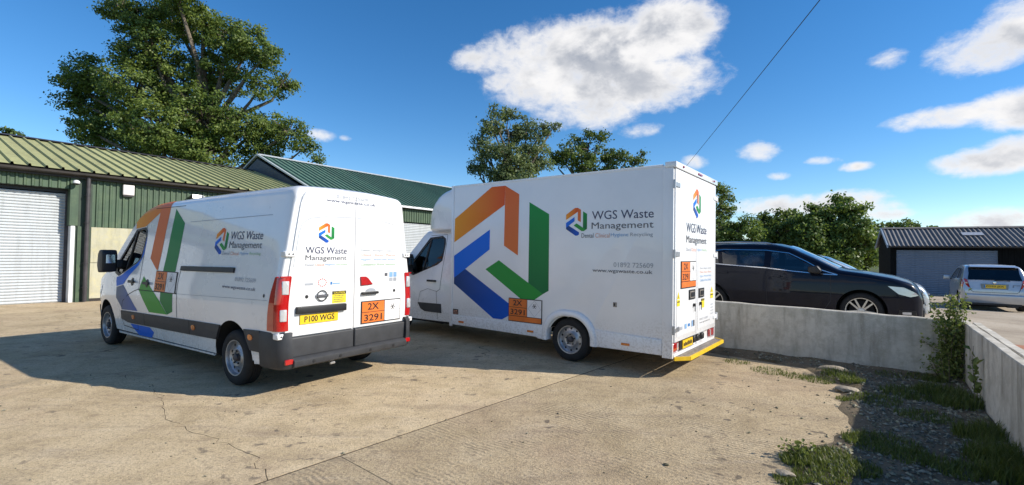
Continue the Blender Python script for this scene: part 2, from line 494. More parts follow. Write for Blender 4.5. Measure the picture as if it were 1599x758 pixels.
# ------------------------------------------------------------------ mesh helpers
class MB:
    def __init__(self):
        self.v, self.f = [], []
    def add(self, vs, fs):
        o = len(self.v)
        self.v += [tuple(v) for v in vs]
        self.f += [tuple(i + o for i in f) for f in fs]
        return self
    def box(self, x0, x1, y0, y1, z0, z1):
        vs = [(x, y, z) for z in (z0, z1) for y in (y0, y1) for x in (x0, x1)]
        return self.add(vs, [(0, 2, 3, 1), (4, 5, 7, 6), (0, 1, 5, 4), (2, 6, 7, 3), (0, 4, 6, 2), (1, 3, 7, 5)])
    def prism(self, poly, a0, a1, axis='y'):
        """Extrude a 2-D polygon. axis y: poly is (x,z); axis x: (y,z); axis z: (x,y)."""
        def P(p, a):
            return {'y': (p[0], a, p[1]), 'x': (a, p[0], p[1]), 'z': (p[0], p[1], a)}[axis]
        n = len(poly)
        vs = [P(p, a0) for p in poly] + [P(p, a1) for p in poly]
        fs = [tuple(range(n))[::-1], tuple(range(n, 2 * n))] + [(i, (i + 1) % n, n + (i + 1) % n, n + i) for i in range(n)]
        return self.add(vs, fs)
    def tube(self, pts, rad, n=8, caps=True):
        pts = [Vector(p) for p in pts]
        if not hasattr(rad, '__len__'):
            rad = [rad] * len(pts)
        vs, fs = [], []
        prev = None
        for i, p in enumerate(pts):
            t = (pts[min(i + 1, len(pts) - 1)] - pts[max(i - 1, 0)]).normalized()
            if prev is None:
                a = Vector((0, 0, 1)) if abs(t.z) < .9 else Vector((1, 0, 0))
                prev = t.cross(a).normalized()
            u = (prev - t * prev.dot(t)).normalized()
            w_ = t.cross(u)
            prev = u
            for k in range(n):
                an = 2 * math.pi * k / n
                vs.append(p + (u * math.cos(an) + w_ * math.sin(an)) * rad[i])
        for i in range(len(pts) - 1):
            for k in range(n):
                a, b = i * n + k, i * n + (k + 1) % n
                fs.append((a, b, b + n, a + n))
        if caps:
            fs.append(tuple(range(n))[::-1])
            fs.append(tuple(range((len(pts) - 1) * n, len(pts) * n)))
        return self.add(vs, fs)
    def lathe(self, prof, n=32, axis='y', c=(0, 0, 0)):
        """Revolve (radius, along-axis) profile points about an axis."""
        vs, fs = [], []
        for k in range(n):
            an = 2 * math.pi * k / n
            cs, sn = math.cos(an), math.sin(an)
            for r_, a in prof:
                if axis == 'y':
                    vs.append((c[0] + r_ * cs, c[1] + a, c[2] + r_ * sn))
                elif axis == 'x':
                    vs.append((c[0] + a, c[1] + r_ * cs, c[2] + r_ * sn))
                else:
                    vs.append((c[0] + r_ * cs, c[1] + r_ * sn, c[2] + a))
        P = len(prof)
        for k in range(n):
            for j in range(P - 1):
                a, b = k * P + j, ((k + 1) % n) * P + j
                fs.append((a, b, b + 1, a + 1))
        return self.add(vs, fs)
    def mesh(self, name='mesh', smooth=None):
        me = bpy.data.meshes.new(name)
        me.from_pydata(self.v, [], self.f)
        bm = bmesh.new()
        bm.from_mesh(me)
        bmesh.ops.recalc_face_normals(bm, faces=bm.faces)
        bm.to_mesh(me)
        bm.free()
        if smooth is not None:
            smooth_mesh(me, smooth)
        return me

def smooth_mesh(me, ang=35):
    me.polygons.foreach_set('use_smooth', [True] * len(me.polygons))
    me.set_sharp_from_angle(angle=R(ang))

def bevel_mesh(me, w_=.01, seg=2, ang=30):
    bm = bmesh.new()
    bm.from_mesh(me)
    es = [e for e in bm.edges if len(e.link_faces) == 2 and e.calc_face_angle(0) > R(ang)]
    bmesh.ops.bevel(bm, geom=es, offset=w_, segments=seg, affect='EDGES', profile=.6)
    bm.to_mesh(me)
    bm.free()
    smooth_mesh(me, 40)
    return me

def link(name, me, mat=None, parent=None):
    o = bpy.data.objects.new(name, me)
    COL.objects.link(o)
    if mat is not None and me is not None and len(me.materials) == 0:
        me.materials.append(MATS[mat] if isinstance(mat, str) else mat)
    if parent is not None:
        o.parent = parent
    return o

def thing(name, label, cat, loc=(0, 0, 0), rz=0.0, group=None):
    o = bpy.data.objects.new(name, None)
    COL.objects.link(o)
    o.location = loc
    o.rotation_euler = (0, 0, rz)
    o['label'] = label
    o['category'] = cat
    if group:
        o['group'] = group
    return o

def tag(o, label, cat, group=None):
    o['label'] = label
    o['category'] = cat
    if group:
        o['group'] = group
    return o

def boolean(me, cutters):
    """Subtract closed cutter meshes; their materials carry over to the cut faces."""
    base = bpy.data.objects.new('tmp', me)
    COL.objects.link(base)
    tmp = [base]
    for c in cutters:
        co = bpy.data.objects.new('tmpc', c)
        COL.objects.link(co)
        tmp.append(co)
        md = base.modifiers.new('b', 'BOOLEAN')
        md.operation = 'DIFFERENCE'
        md.object = co
        md.solver = 'EXACT'
        md.material_mode = 'TRANSFER'
    dg = bpy.context.evaluated_depsgraph_get()
    out = bpy.data.meshes.new_from_object(base.evaluated_get(dg), depsgraph=dg)
    for t in tmp:
        bpy.data.objects.remove(t)
    return out

def cutter(mb, mat):
    me = mb.mesh('cutter')
    me.materials.append(MATS[mat])
    return me

def subdiv_polys(polys, h=.06, vertical=True):
    """2-D polygons cut into strips so that they can follow a curved surface."""
    bm = bmesh.new()
    for p in polys:
        vs = [bm.verts.new((a, 0, b)) for a, b in p]
        bm.faces.new(vs)
    xs = [v.co.x for v in bm.verts]
    zs = [v.co.z for v in bm.verts]
    def cut(co, no):
        g = bm.verts[:] + bm.edges[:] + bm.faces[:]
        bmesh.ops.bisect_plane(bm, geom=g, plane_co=co, plane_no=no, dist=1e-6)
    z = min(zs) + h
    while z < max(zs) - 1e-3:
        cut((0, 0, z), (0, 0, 1))
        z += h
    x = min(xs) + h * 2
    while x < max(xs) - 1e-3:
        cut((x, 0, 0), (1, 0, 0))
        x += h * 2
    return bm

def on_surface(polys, surf, off=.003, thick=0.0, h=.06):
    """Panel or print that follows surf(a, b) -> (point, outward normal)."""
    bm = subdiv_polys(polys, h)
    if thick:
        bmesh.ops.remove_doubles(bm, verts=bm.verts, dist=1e-5)
        bound = [e for e in bm.edges if len(e.link_faces) == 1]
        ret = bmesh.ops.extrude_edge_only(bm, edges=bound)
        skirt = {g for g in ret['geom'] if isinstance(g, bmesh.types.BMVert)}
    else:
        skirt = set()
    for v in bm.verts:
        p, n = surf(v.co.x, v.co.z)
        v.co = Vector(p) + Vector(n) * (off - (thick if v in skirt else 0))
    bmesh.ops.recalc_face_normals(bm, faces=bm.faces)
    me = bpy.data.meshes.new('panel')
    bm.to_mesh(me)
    bm.free()
    # outward facing
    if len(me.polygons):
        c = me.polygons[0]
        big = max(me.polygons, key=lambda q: q.area)
        p, n = surf(*polys[0][0])
        if big.normal.dot(Vector(n)) < 0:
            me.flip_normals()
    return me

def paint(me, fn):
    a = me.color_attributes.new('Col', 'FLOAT_COLOR', 'POINT')
    for i, v in enumerate(me.vertices):
        a.data[i].color = (*fn(v.co), 1)

TEXT_CACHE = {}
def text_mesh(s, bold=0.0):
    """Glyphs as flat 2-D triangles, normalised to a unit box."""
    key = (s, bold)
    if key not in TEXT_CACHE:
        cu = bpy.data.curves.new('t', 'FONT')
        cu.body = s
        cu.resolution_u = 3
        cu.offset = bold
        ob = bpy.data.objects.new('t', cu)
        COL.objects.link(ob)
        dg = bpy.context.evaluated_depsgraph_get()
        me = bpy.data.meshes.new_from_object(ob.evaluated_get(dg), depsgraph=dg)
        vs = [(v.co.x, v.co.y) for v in me.vertices]
        fs = [tuple(p.vertices) for p in me.polygons]
        bpy.data.objects.remove(ob)
        x0, x1 = min(v[0] for v in vs), max(v[0] for v in vs)
        y0, y1 = min(v[1] for v in vs), max(v[1] for v in vs)
        TEXT_CACHE[key] = ([((x - x0) / (x1 - x0), (y - y0) / (y1 - y0)) for x, y in vs], fs)
    return TEXT_CACHE[key]

def lettering(s, surf, a0, a1, z0, z1, mat, parent, off=.004, bold=0.0, name='lettering'):
    """Text stretched into the box from coordinate a0 (reading start) to a1, z0 to z1."""
    vs, fs = text_mesh(s, bold)
    pts = []
    for u, v in vs:
        p, n = surf(a0 + (a1 - a0) * u, z0 + (z1 - z0) * v)
        pts.append(Vector(p) + Vector(n) * off)
    me = bpy.data.meshes.new('letters')
    me.from_pydata(pts, [], fs)
    if len(me.polygons):
        p, n = surf(a0, z0)
        if sum((q.normal * q.area for q in me.polygons), Vector()).dot(Vector(n)) < 0:
            me.flip_normals()
    o = link(name, me, mat, parent)
    o['kind'] = 'stuff'                        # letters too small to pick apart one by one
    return o

# the three folded arrows of the logo; coordinates: metres from right edge, height (as on the truck side)
AMBER, RED1, RUST = (.78, .30, .02), (.66, .085, .012), (.70, .17, .04)
BLUE1, BLUE2, NAVY = (.002, .14, .66), (.002, .085, .48), (.008, .04, .15)
GRN1, GRN2, GRN3 = (.008, .24, .045), (.008, .155, .045), (.05, .32, .04)
LOGO = [
    ([(4.19, 2.35), (3.28, 2.90), (2.97, 2.90), (2.98, 2.56), (4.20, 1.90)], lambda x, z: (AMBER, RED1, min(1, max(0, (4.2 - x) / 1.2)))),
    ([(2.97, 2.90), (2.66, 2.73), (2.67, 1.67), (2.98, 1.84)], lambda x, z: (RUST, RED1, min(1, max(0, (z - 2.3) / .6)) * .5)),
    ([(4.20, 1.64), (3.31, 2.13), (3.31, 1.77), (3.90, 1.40), (4.19, 1.22)], lambda x, z: (BLUE1, BLUE1, 0)),
    ([(4.19, 1.22), (4.19, 1.11), (3.20, .54), (3.0, .54), (2.83, .63), (2.83, .82), (3.90, 1.40)], lambda x, z: (NAVY, BLUE2, min(1, max(0, (4.15 - x) / .9)))),
    ([(2.44, 2.58), (2.04, 2.36), (2.03, 1.10), (2.14, 1.04), (2.44, 1.21)], lambda x, z: (GRN2, GRN1, min(1, max(0, (z - 1.3) / .6)))),
    ([(3.40, 1.41), (3.09, 1.58), (2.44, 1.21), (2.14, 1.04), (2.33, .92), (2.58, .92)], lambda x, z: (GRN1, GRN3, .35)),
]
LX0, LX1, LZ0, LZ1 = 4.20, 2.03, .54, 2.90
def mixc(a, b, t):
    return tuple(p * (1 - t) + q * t for p, q in zip(a, b))
def logo(surf, a0, a1, z0, z1, parent, off=.003, h=.5):
    """Logo filling the box a0..a1 (reading direction) x z0..z1."""
    for poly, fn in LOGO:
        P = [(a0 + (a1 - a0) * (LX0 - x) / (LX0 - LX1), z0 + (z1 - z0) * (z - LZ0) / (LZ1 - LZ0)) for x, z in poly]
        bm = subdiv_polys([P], h)
        cols = []
        bm.verts.ensure_lookup_table()
        for v in bm.verts:
            X = LX0 - (v.co.x - a0) / (a1 - a0) * (LX0 - LX1)
            Z = LZ0 + (v.co.z - z0) / (z1 - z0) * (LZ1 - LZ0)
            cols.append(mixc(*fn(X, Z)))
            p, n = surf(v.co.x, v.co.z)
            v.co = Vector(p) + Vector(n) * off
        me = bpy.data.meshes.new('logo')
        bm.to_mesh(me)
        bm.free()
        p, n = surf(*P[0])
        if me.polygons[0].normal.dot(Vector(n)) < 0:
            me.flip_normals()
        a = me.color_attributes.new('Col', 'FLOAT_COLOR', 'POINT')
        for i, c in enumerate(cols):
            a.data[i].color = (*c, 1)
        link('logo_arrow', me, 'print', parent)

def rect(surf, a0, a1, z0, z1, mat, parent, name, off=.003, thick=0.0, h=.5):
    return link(name, on_surface([[(a0, z0), (a1, z0), (a1, z1), (a0, z1)]], surf, off, thick, h), mat, parent)

def scribble(surf, a0, a1, z0, z1, mat, parent, n=8, off=.004):
    """A line of print too small to read in the photograph: short strokes of uneven width."""
    rr = random.Random(int(abs(a0 * 971 + z0 * 577) * 100))
    q, t = [], 0.0
    while t < .96:
        w_ = rr.uniform(.35, 1.5) / n
        e = min(1.0, t + w_)
        zz = z1 - (z1 - z0) * rr.choice((0, 0, .25))
        q.append([(a0 + (a1 - a0) * t, z0), (a0 + (a1 - a0) * e, z0), (a0 + (a1 - a0) * e, zz), (a0 + (a1 - a0) * t, zz)])
        t = e + .35 / n
    return link('fine_print', on_surface(q, surf, off, 0, 5), mat, parent)

def lerp(x, xs, ys):
    return float(np.interp(x, xs, ys))

def shell(stations, zb, zt, W, rad, crown=lambda x: .03, ins=lambda x: 0.0, N=16, A=6, M=4):
    """Closed body lofted along x. zb/zt bottom and top height, W(x,z) half width, rad top corner radius, ins end rounding."""
    rows = []
    for x in stations:
        e = ins(x)
        b, t = zb(x) + e, zt(x) - e
        r_ = min(rad(x), (t - b) * .45)
        half = []
        half.append((0, b))
        half.append((max(.02, W(x, b) - e - .06), b))
        zs0, zs1 = b + .05, t - r_
        for k in range(N + 1):
            z = zs0 + (zs1 - zs0) * k / N
            half.append((max(.02, W(x, z) - e), z))
        yw = max(.02, W(x, zs1) - e)
        lean = W(x, zs1) - W(x, t)
        for k in range(1, A + 1):
            a = math.pi / 2 * k / A
            half.append((max(.015, yw - r_ * (1 - math.cos(a)) - lean * k / A * .6), zs1 + r_ * math.sin(a)))
        yl = half[-1][0]
        for k in range(1, M + 1):
            y = yl * (1 - k / M)
            half.append((y, t + crown(x) * (1 - (y / max(yl, .01)) ** 2)))
        ring = half + [(-y, z) for y, z in half[-2:0:-1]]
        rows.append([(x, y, z) for y, z in ring])
    n = len(rows[0])
    mb = MB()
    vs = [p for r_ in rows for p in r_]
    fs = []
    for i in range(len(rows) - 1):
        for k in range(n):
            a, b = i * n + k, i * n + (k + 1) % n
            fs.append((a, b, b + n, a + n))
    fs.append(tuple(range(n)))
    fs.append(tuple(range((len(rows) - 1) * n, len(rows) * n))[::-1])
    mb.add(vs, fs)
    return mb.mesh('shell')

def underside(me, mat, zmax=.5):
    me.materials.append(MATS[mat])
    k = len(me.materials) - 1
    for p in me.polygons:
        if p.normal.z < -.7 and p.center.z < zmax:
            p.material_index = k

# ------------------------------------------------------------------ site axes
PH = R(37.5)
E1 = Vector((math.sin(PH), math.cos(PH), 0))          # along the buildings, away to the right
E2 = Vector((math.cos(PH), -math.sin(PH), 0))         # across, towards the right and the camera
CORNER = Vector((6.35, 6.74, 0))                      # inner corner of the low concrete walls

def struct(name, me, mat, parent=None):
    o = link(name, me, mat, parent)
    if parent is None:
        o['kind'] = 'structure'
    return o

def gnd(px, py, z=0.0):
    d = fw + rt * ((px - 799.5) / F_PX) + up * ((379 - py) / F_PX)
    return Vector((0, 0, CAM_H)) + d * ((z - CAM_H) / d.z)

def vnoise(x, y, s=1.0, seed=0):
    """Smooth value noise for mesh relief."""
    x, y = x * s + seed * 17.3, y * s - seed * 9.1
    i, j = math.floor(x), math.floor(y)
    fx, fy = x - i, y - j
    fx, fy = fx * fx * (3 - 2 * fx), fy * fy * (3 - 2 * fy)
    def hsh(a, b):
        v = math.sin(a * 127.1 + b * 311.7 + seed * 3.7) * 43758.5453
        return v - math.floor(v)
    return (hsh(i, j) * (1 - fx) + hsh(i + 1, j) * fx) * (1 - fy) + (hsh(i, j + 1) * (1 - fx) + hsh(i + 1, j + 1) * fx) * fy

def sstep(a, b, x):
    t = min(1, max(0, (x - a) / (b - a)))
    return t * t * (3 - 2 * t)

# ------------------------------------------------------------------ ground
def build_ground():
    mb = MB()
    rs = [0, 30, 80, 200, 600, 1500, 4000]
    n = 48
    vs = [(0, 0, -.035)]
    for r_ in rs[1:]:
        for k in range(n):
            a = 2 * math.pi * k / n
            vs.append((r_ * math.cos(a), r_ * math.sin(a), -.035))
    fs = [(0, 1 + k, 1 + (k + 1) % n) for k in range(n)]
    for i in range(len(rs) - 2):
        for k in range(n):
            a, b = 1 + i * n + k, 1 + i * n + (k + 1) % n
            fs.append((a, a + n, b + n, b))
    mb.add(vs, fs)
    struct('ground', mb.mesh('ground'), 'field')
    # concrete yard: cast slabs with open joints
    yard = bpy.data.objects.new('yard', None)
    COL.objects.link(yard)
    yard['kind'] = 'structure'
    ang = R(90 - 40.5)
    yard.location = (-1.4, 4.0, 0)
    yard.rotation_euler = (0, 0, ang)          # local x along the joint seen in the photograph, local -y to its right
    soilbed = MB().box(-8.3, 27.3, -3.7, 27.6, -.14, -.003).mesh('bed')
    link('joint_soil', soilbed, 'joint_fill', yard)
    cols = [(-3.6, 0.0, [-8, -3.2, 0.0, 5.4, 10.8, 16.2, 21.6, 27]), (0.0, 4.6, [5.8, 11.6, 17.4, 23, 27]), (4.6, 9.2, [-8, -2.4, 3.4, 9.4, 15.2, 21, 27]),
            (9.2, 13.8, [-8, -4, 1.8, 7.6, 13.4, 19.2, 27]), (13.8, 18.4, [-8, -1.5, 4.3, 10.1, 16, 27]), (18.4, 23, [-8, -3, 3, 9, 27]), (23, 27.5, [-8, 0, 8, 27])]
    cache = {}
    for ci, (y0, y1, xs) in enumerate(cols):
        for x0, x1 in zip(xs[:-1], xs[1:]):
            key = (round(x1 - x0, 2), round(y1 - y0, 2))
            if key not in cache:
                me = MB().box(.0025, x1 - x0 - .0025, .009, y1 - y0 - .009, -.1, 0).mesh('slab')
                bm = bmesh.new()
                bm.from_mesh(me)
                es = [e for e in bm.edges if all(v.co.z > -.01 for v in e.verts)]
                bmesh.ops.bevel(bm, geom=es, offset=.002, segments=1, affect='EDGES')
                bm.to_mesh(me)
                bm.free()
                cache[key] = me
            o = link('slab', cache[key], 'concrete_floor', yard)
            o.location = (x0, y0, 0)
            o['brushed'] = 1.0 if ci == 0 else .02
build_ground()

def cracked_slab():
    """The slab left of the joint has broken across; its two halves meet along a ragged line."""
    yard = bpy.data.objects['yard']
    rr = random.Random(3)
    edge = []
    y = .012
    while y < 4.588:
        edge.append((-.60 + .10 * math.sin(y * 2.1 + .5) + rr.uniform(-.045, .045), y))
        y += rr.uniform(.05, .13)
    edge.append((-.62, 4.588))
    for side, xo in ((-1, -5.4), (1, 5.796)):
        g = [(x + side * rr.uniform(.001, .0055), y) for x, y in edge]
        poly = g + [(xo, 4.588), (xo, .012)]
        o = link('slab', MB().prism(poly, -.1, 0, 'z').mesh('slab'), 'concrete_floor', yard)
        o['brushed'] = .02
    o = link('slab', MB().box(-8, -5.405, .012, 4.588, -.1, 0).mesh('slab'), 'concrete_floor', yard)
    o['brushed'] = .02
cracked_slab()

def upper_h(P):
    r_ = math.hypot(P.x - 5.5, P.y - 9.5)
    a = (P - CORNER).dot(E2)
    z = .42 - .035 * max(0, r_ - 1.5)
    b = (P - CORNER).dot(E1)
    k = sstep(1.2, -1.2, b) * sstep(7, .8, a) if a > 0 else 0.0
    z = max(.0, z) * sstep(-7.2, -5.4, a)
    return z * (1 - k) + .70 * k

def ab(a, b, z=0.0):
    p = CORNER + E2 * a + E1 * b
    return Vector((p.x, p.y, z))

def build_upper_yard():
    A_ = [-16, -12, -9, -7.4, -6.8, -6.2, -5.6, -5, -4, -3, -2, -1, 0.1, .5, 1, 2, 3, 4, 5, 6, 8, 10, 12, 15, 18, 22, 28, 36, 50]
    B_ = [-14, -11, -8, -6, -4, -3, -2, -1, 0.1, 1, 2, 3, 4, 5, 6, 8, 10, 12, 14, 17, 20, 25, 32, 40]
    vs, fs, idx = [], [], {}
    for i, a in enumerate(A_):
        for j, b in enumerate(B_):
            p = ab(a, b)
            idx[i, j] = len(vs)
            vs.append((p.x, p.y, upper_h(p) + .014))
    for i in range(len(A_) - 1):
        for j in range(len(B_) - 1):
            if A_[i + 1] <= .1 and B_[j + 1] <= .1:
                continue
            fs.append((idx[i, j], idx[i + 1, j], idx[i + 1, j + 1], idx[i, j + 1]))
    me = MB().add(vs, fs).mesh('upper_yard')
    struct('upper_yard', me, 'yard_upper')
build_upper_yard()

def wall_mesh(p0, p1, thick, h0, h1, n=24):
    """Wall with a slightly uneven top, from p0 to p1; thick is a vector."""
    vs, fs = [], []
    for i in range(n + 1):
        t = i / n
        p = p0.lerp(p1, t)
        z = h0 + (h1 - h0) * t + random.uniform(-.006, .006)
        for q, zz in ((p, -.1), (p, z - .012), (p + thick * .08, z), (p + thick * .92, z), (p + thick, z - .012), (p + thick, -.1)):
            vs.append((q.x, q.y, zz))
    for i in range(n):
        for k in range(5):
            a = i * 6 + k
            fs.append((a, a + 1, a + 7, a + 6))
    fs.append((0, 1, 2, 3, 4, 5))
    fs.append(tuple(n * 6 + k for k in (5, 4, 3, 2, 1, 0)))
    return MB().add(vs, fs).mesh('wall')

o = tag(link('concrete_wall', wall_mesh(ab(-6.4, 0), ab(-.004, 0), E1 * .16, .93, .85), 'wall_concrete'),
        'low grey concrete wall in front of the parked dark cars', 'wall')
o = thing('concrete_wall', 'low stained concrete wall running towards the camera along the right edge', 'wall', CORNER)
def rel(me, base):
    me.transform(Matrix.Translation(-base))
    return me
link('wall_face', rel(wall_mesh(ab(0, .16), ab(0, -8.5), E2 * .085, .85, .86), CORNER), 'wall_concrete', o)
link('back_leaf', rel(wall_mesh(ab(.125, .155), ab(.125, -8.5), E2 * .09, .825, .835), CORNER), 'wall_concrete', o)
# return of the far wall behind the truck
tag(link('concrete_wall', wall_mesh(ab(-6.4, .17), ab(-6.4, 2.2), E2 * .16, .93, .5), 'wall_concrete'),
    'short sloping end of the concrete wall hidden behind the box truck', 'wall')
# terracotta strip beside the wall on the upper yard
t_ = thing('brick_edging', 'line of terracotta brick edging just beyond the right concrete wall', 'edging', ab(.3, -1.35, 0), math.atan2(-E1.y, -E1.x))
brick_me = bevel_mesh(MB().box(0, .215, 0, .30, -.2, .0).mesh('brick'), .006, 1)
for i in range(26):
    p = ab(.3, -1.35 - i * .225)
    bo = link('brick', brick_me, 'terracotta', t_)
    bo.location = (i * .225, random.uniform(-.008, .008), upper_h(p) + .055 + random.uniform(-.006, .006))
    bo.rotation_euler = (0, 0, random.uniform(-.02, .02))

# ------------------------------------------------------------------ profiled sheeting
SHEETS = {}
def sheet(length, pitch, hgt, flat, ribw, cover=1.0, dirn='z'):
    """One profiled metal sheet: ribs along its length, local x across, local z (or y) along; ribs stand out towards -y / +z."""
    key = (round(length, 3), pitch, hgt, flat, ribw, round(cover, 3), dirn)
    if key in SHEETS:
        return SHEETS[key]
    prof = []
    n = max(1, round(cover / pitch))
    p = cover / n
    sl = (ribw - flat) / 2
    for k in range(n):
        x = k * p
        prof += [(x, 0), (x + p - ribw, 0), (x + p - ribw + sl, hgt), (x + p - sl, hgt)]
    prof.append((cover, 0))
    vs, fs = [], []
    for x, h in prof:
        for L in (0, length):
            vs.append((x, -h, L) if dirn == 'z' else (x, L, h))
    for i in range(len(prof) - 1):
        a = 2 * i
        fs.append((a, a + 2, a + 3, a + 1))
    me = bpy.data.meshes.new('sheet')
    me.from_pydata(vs, [], fs)
    if dirn == 'z':
        pass
    me.update()
    SHEETS[key] = me
    return me

def roller(width, height, pitch=.088):
    """Roller shutter curtain: curved interlocking slats."""
    n = int(height / pitch)
    vs, fs = [], []
    prof = []
    for k in range(n):
        z = k * pitch
        for t, d in ((0, .0), (.12, .002), (.18, .018), (.38, .030), (.62, .030), (.84, .016), (.90, .0)):
            prof.append((z + t * pitch, d))
    for z, d in prof:
        vs += [(0, -d, z), (width, -d, z)]
    for i in range(len(prof) - 1):
        a = 2 * i
        fs.append((a, a + 1, a + 3, a + 2))
    me = bpy.data.meshes.new('roller')
    me.from_pydata(vs, [], fs)
    me.update()
    return me

def place_sheets(parent, x0, x1, y, z0, z1, pitch, hgt, flat, ribw, mat, name='cladding_sheet', cover=1.0):
    x = x0
    while x < x1 - .02:
        c = min(cover, x1 - x)
        me = sheet(z1 - z0, pitch, hgt, flat, ribw, c)
        o = link(name, me, mat, parent)
        o.location = (x, y - random.uniform(0, .004), z0)
        x += c

def roof_slope(parent, x0, x1, y0, z0, y1, z1, pitch, hgt, flat, ribw, mat, cover=1.0, name='roof_sheet'):
    ln = math.hypot(y1 - y0, z1 - z0)
    ang = math.atan2(z1 - z0, y1 - y0)
    x = x0
    while x < x1 - .02:
        c = min(cover, x1 - x)
        o = link(name, sheet(ln, pitch, hgt, flat, ribw, c, 'y'), mat, parent)
        o.location = (x, y0, z0 + random.uniform(0, .005))
        o.rotation_euler = (ang, 0, 0)
        x += c

RZ = R(90) - R(36.5)
B0 = Vector((-13.85, 14.03, 0))
def bworld(x, y, z=0):
    c, s = math.cos(RZ), math.sin(RZ)
    return Vector((B0.x + x * c - y * s, B0.y + x * s + y * c, z))

def build_left():
    b = thing('farm_building', 'long low farm unit with yellowed olive roof and big white roller shutter', 'building', B0, RZ)
    XE = 8.86
    # core walls set back behind the sheeting
    core = MB()
    core.box(1.14, XE, .06, .20, 0, 3.93)
    core.box(-12, .60, .06, .20, 3.46, 3.93)
    core.box(-12, -6.5, .06, .20, 0, 3.46)
    core.box(-12, -11.8, .2, 12.9, 0, 3.93)
    core.box(-12, XE, 12.9, 13.05, 0, 3.93)
    core.prism([(.2, 3.93), (12.9, 3.93), (6.5, 5.70)], -12, -11.8, 'x')
    link('wall', core.mesh('core'), 'fascia_green', b)
    link('floor', MB().box(-11.8, XE, .4, 12.9, -.02, .02).mesh('fl'), 'soil', b)
    place_sheets(b, 1.13, XE, .055, 2.33, 3.92, .178, .034, .04, .085, 'cladding_green')
    place_sheets(b, -12, .60, .055, 3.47, 3.92, .178, .034, .04, .085, 'cladding_green')
    for i, (a, c) in enumerate([(1.13, 3.9), (3.915, 6.4), (6.415, XE)]):
        for z0, z1 in ((.09, 1.2), (1.21, 2.325)):
            link('wall_panel', bevel_mesh(MB().box(a, c, .02, .055, z0, z1).mesh('p'), .006, 1), 'panel_cream', b)
    link('gap_strip', MB().box(1.14, XE, .03, .06, -.02, .085).mesh('p'), 'gutter_brown', b)  # dark strip filling the gap under the cream panels
    # roller shutter in a deep opening
    sh = link('roller_shutter', roller(7.0, 3.42), 'shutter_white', b)
    sh.location = (-6.4, .36, 0)
    g = MB().box(-6.5, .62, .30, .335, 3.36, 3.47).mesh('h')
    link('shutter_box', g, 'steel_dark', b)
    link('shutter_guide', MB().box(.56, .64, .29, .40, 0, 3.42).mesh('g'), 'pipe_grey', b)
    link('door_jamb', bevel_mesh(MB().box(.64, .74, -.02, .40, 0, 2.34).mesh('j'), .005, 1), 'trim_white', b)
    link('jamb_flashing', bevel_mesh(MB().box(.60, .80, -.025, .40, 2.345, 3.92).mesh('j'), .005, 1), 'cladding_green', b)
    link('corner_post', MB().box(.745, 1.135, .03, .16, 0, 3.92).mesh('j'), 'fascia_green', b)
    link('post_flange', MB().box(.80, .90, -.01, .03, 0, 2.34).mesh('j'), 'cladding_green', b)
    # eaves
    link('fascia', MB().box(-12, XE, -.10, .05, 3.80, 4.02).mesh('f'), 'gutter_brown', b)
    gut = []
    for k in range(9):
        a = math.pi * k / 8
        gut.append((-.19 - .075 * math.cos(a), 3.95 - .075 * math.sin(a)))
    gut += [(-.115 - .008, 3.955), (-.19, 3.885), (-.265 + .008, 3.955)]
    link('gutter', MB().prism([(-.27, 3.96), (-.262, 3.90), (-.22, 3.865), (-.16, 3.865), (-.115, 3.90), (-.108, 3.96)], -12, XE, 'x').mesh('g', 40), 'gutter_brown', b)
    dp = link('downpipe', MB().tube([(1.0, -.11, .02), (1.0, -.11, 3.86)], .055, 12).mesh('d', 40), 'pipe_grey', b)
    for z in (.45, 1.2, 2.45, 3.3):
        link('pipe_bracket', MB().lathe([(.057, -.02), (.066, -.02), (.066, .02), (.057, .02)], 14, 'z', (1.0, -.11, z)).box(.93, 1.07, -.06, .0, z - .015, z + .015).mesh('k'), 'pipe_grey', dp)
    roof_slope(b, -12, XE + .1, -.22, 4.01, 6.5, 5.84, .355, .062, .040, .075, 'roof_olive', 1.065)
    link('roof_back', MB().add([(-12, 6.5, 5.84), (XE, 6.5, 5.84), (XE, 13.2, 4.0), (-12, 13.2, 4.0)], [(0, 1, 2, 3)]).mesh('rb'), 'roof_olive', b)
    link('roof_soffit', MB().prism([(-.2, 3.985), (6.5, 5.80), (13.1, 3.95), (6.5, 5.68)], -12, XE, 'x').mesh('s'), 'steel_dark', b)
    link('ridge_cap', MB().prism([(6.2, 5.835), (6.5, 5.925), (6.8, 5.835), (6.5, 5.90)], -12, XE, 'x').mesh('rc'), 'pipe_grey', b)

    # second unit: taller gable further along
    b2 = thing('farm_building', 'taller farm unit with green ribbed roof and dark slate coloured gable', 'building', bworld(8.9, 0), RZ)
    L = 26
    core = MB()
    core.prism([(.06, 0), (.06, 4.0), (5.9, 6.42), (11.74, 4.0), (11.74, 0)], 0, .14, 'x')
    core.box(.14, 1.6, .06, .2, 0, 3.95).box(9.6, L, .06, .2, 0, 3.95).box(1.6, 9.6, .06, .2, 3.36, 3.95)
    core.box(.14, L, 11.6, 11.74, 0, 3.95)
    core.prism([(.06, 0), (.06, 4.0), (5.9, 6.42), (11.74, 4.0), (11.74, 0)], L - .14, L, 'x')
    link('gable_wall', core.mesh('g'), 'slate_wall', b2)
    place_sheets(b2, 0.05, 1.6, .05, .05, 3.98, .178, .034, .04, .085, 'cladding_green')
    place_sheets(b2, 1.6, 9.6, .05, 3.30, 3.98, .178, .034, .04, .085, 'cladding_green')
    place_sheets(b2, 9.6, L, .05, .05, 3.98, .178, .034, .04, .085, 'cladding_green')
    s2 = link('roller_shutter', roller(8.0, 3.30), 'shutter_white', b2)
    s2.location = (1.6, .16, 0)
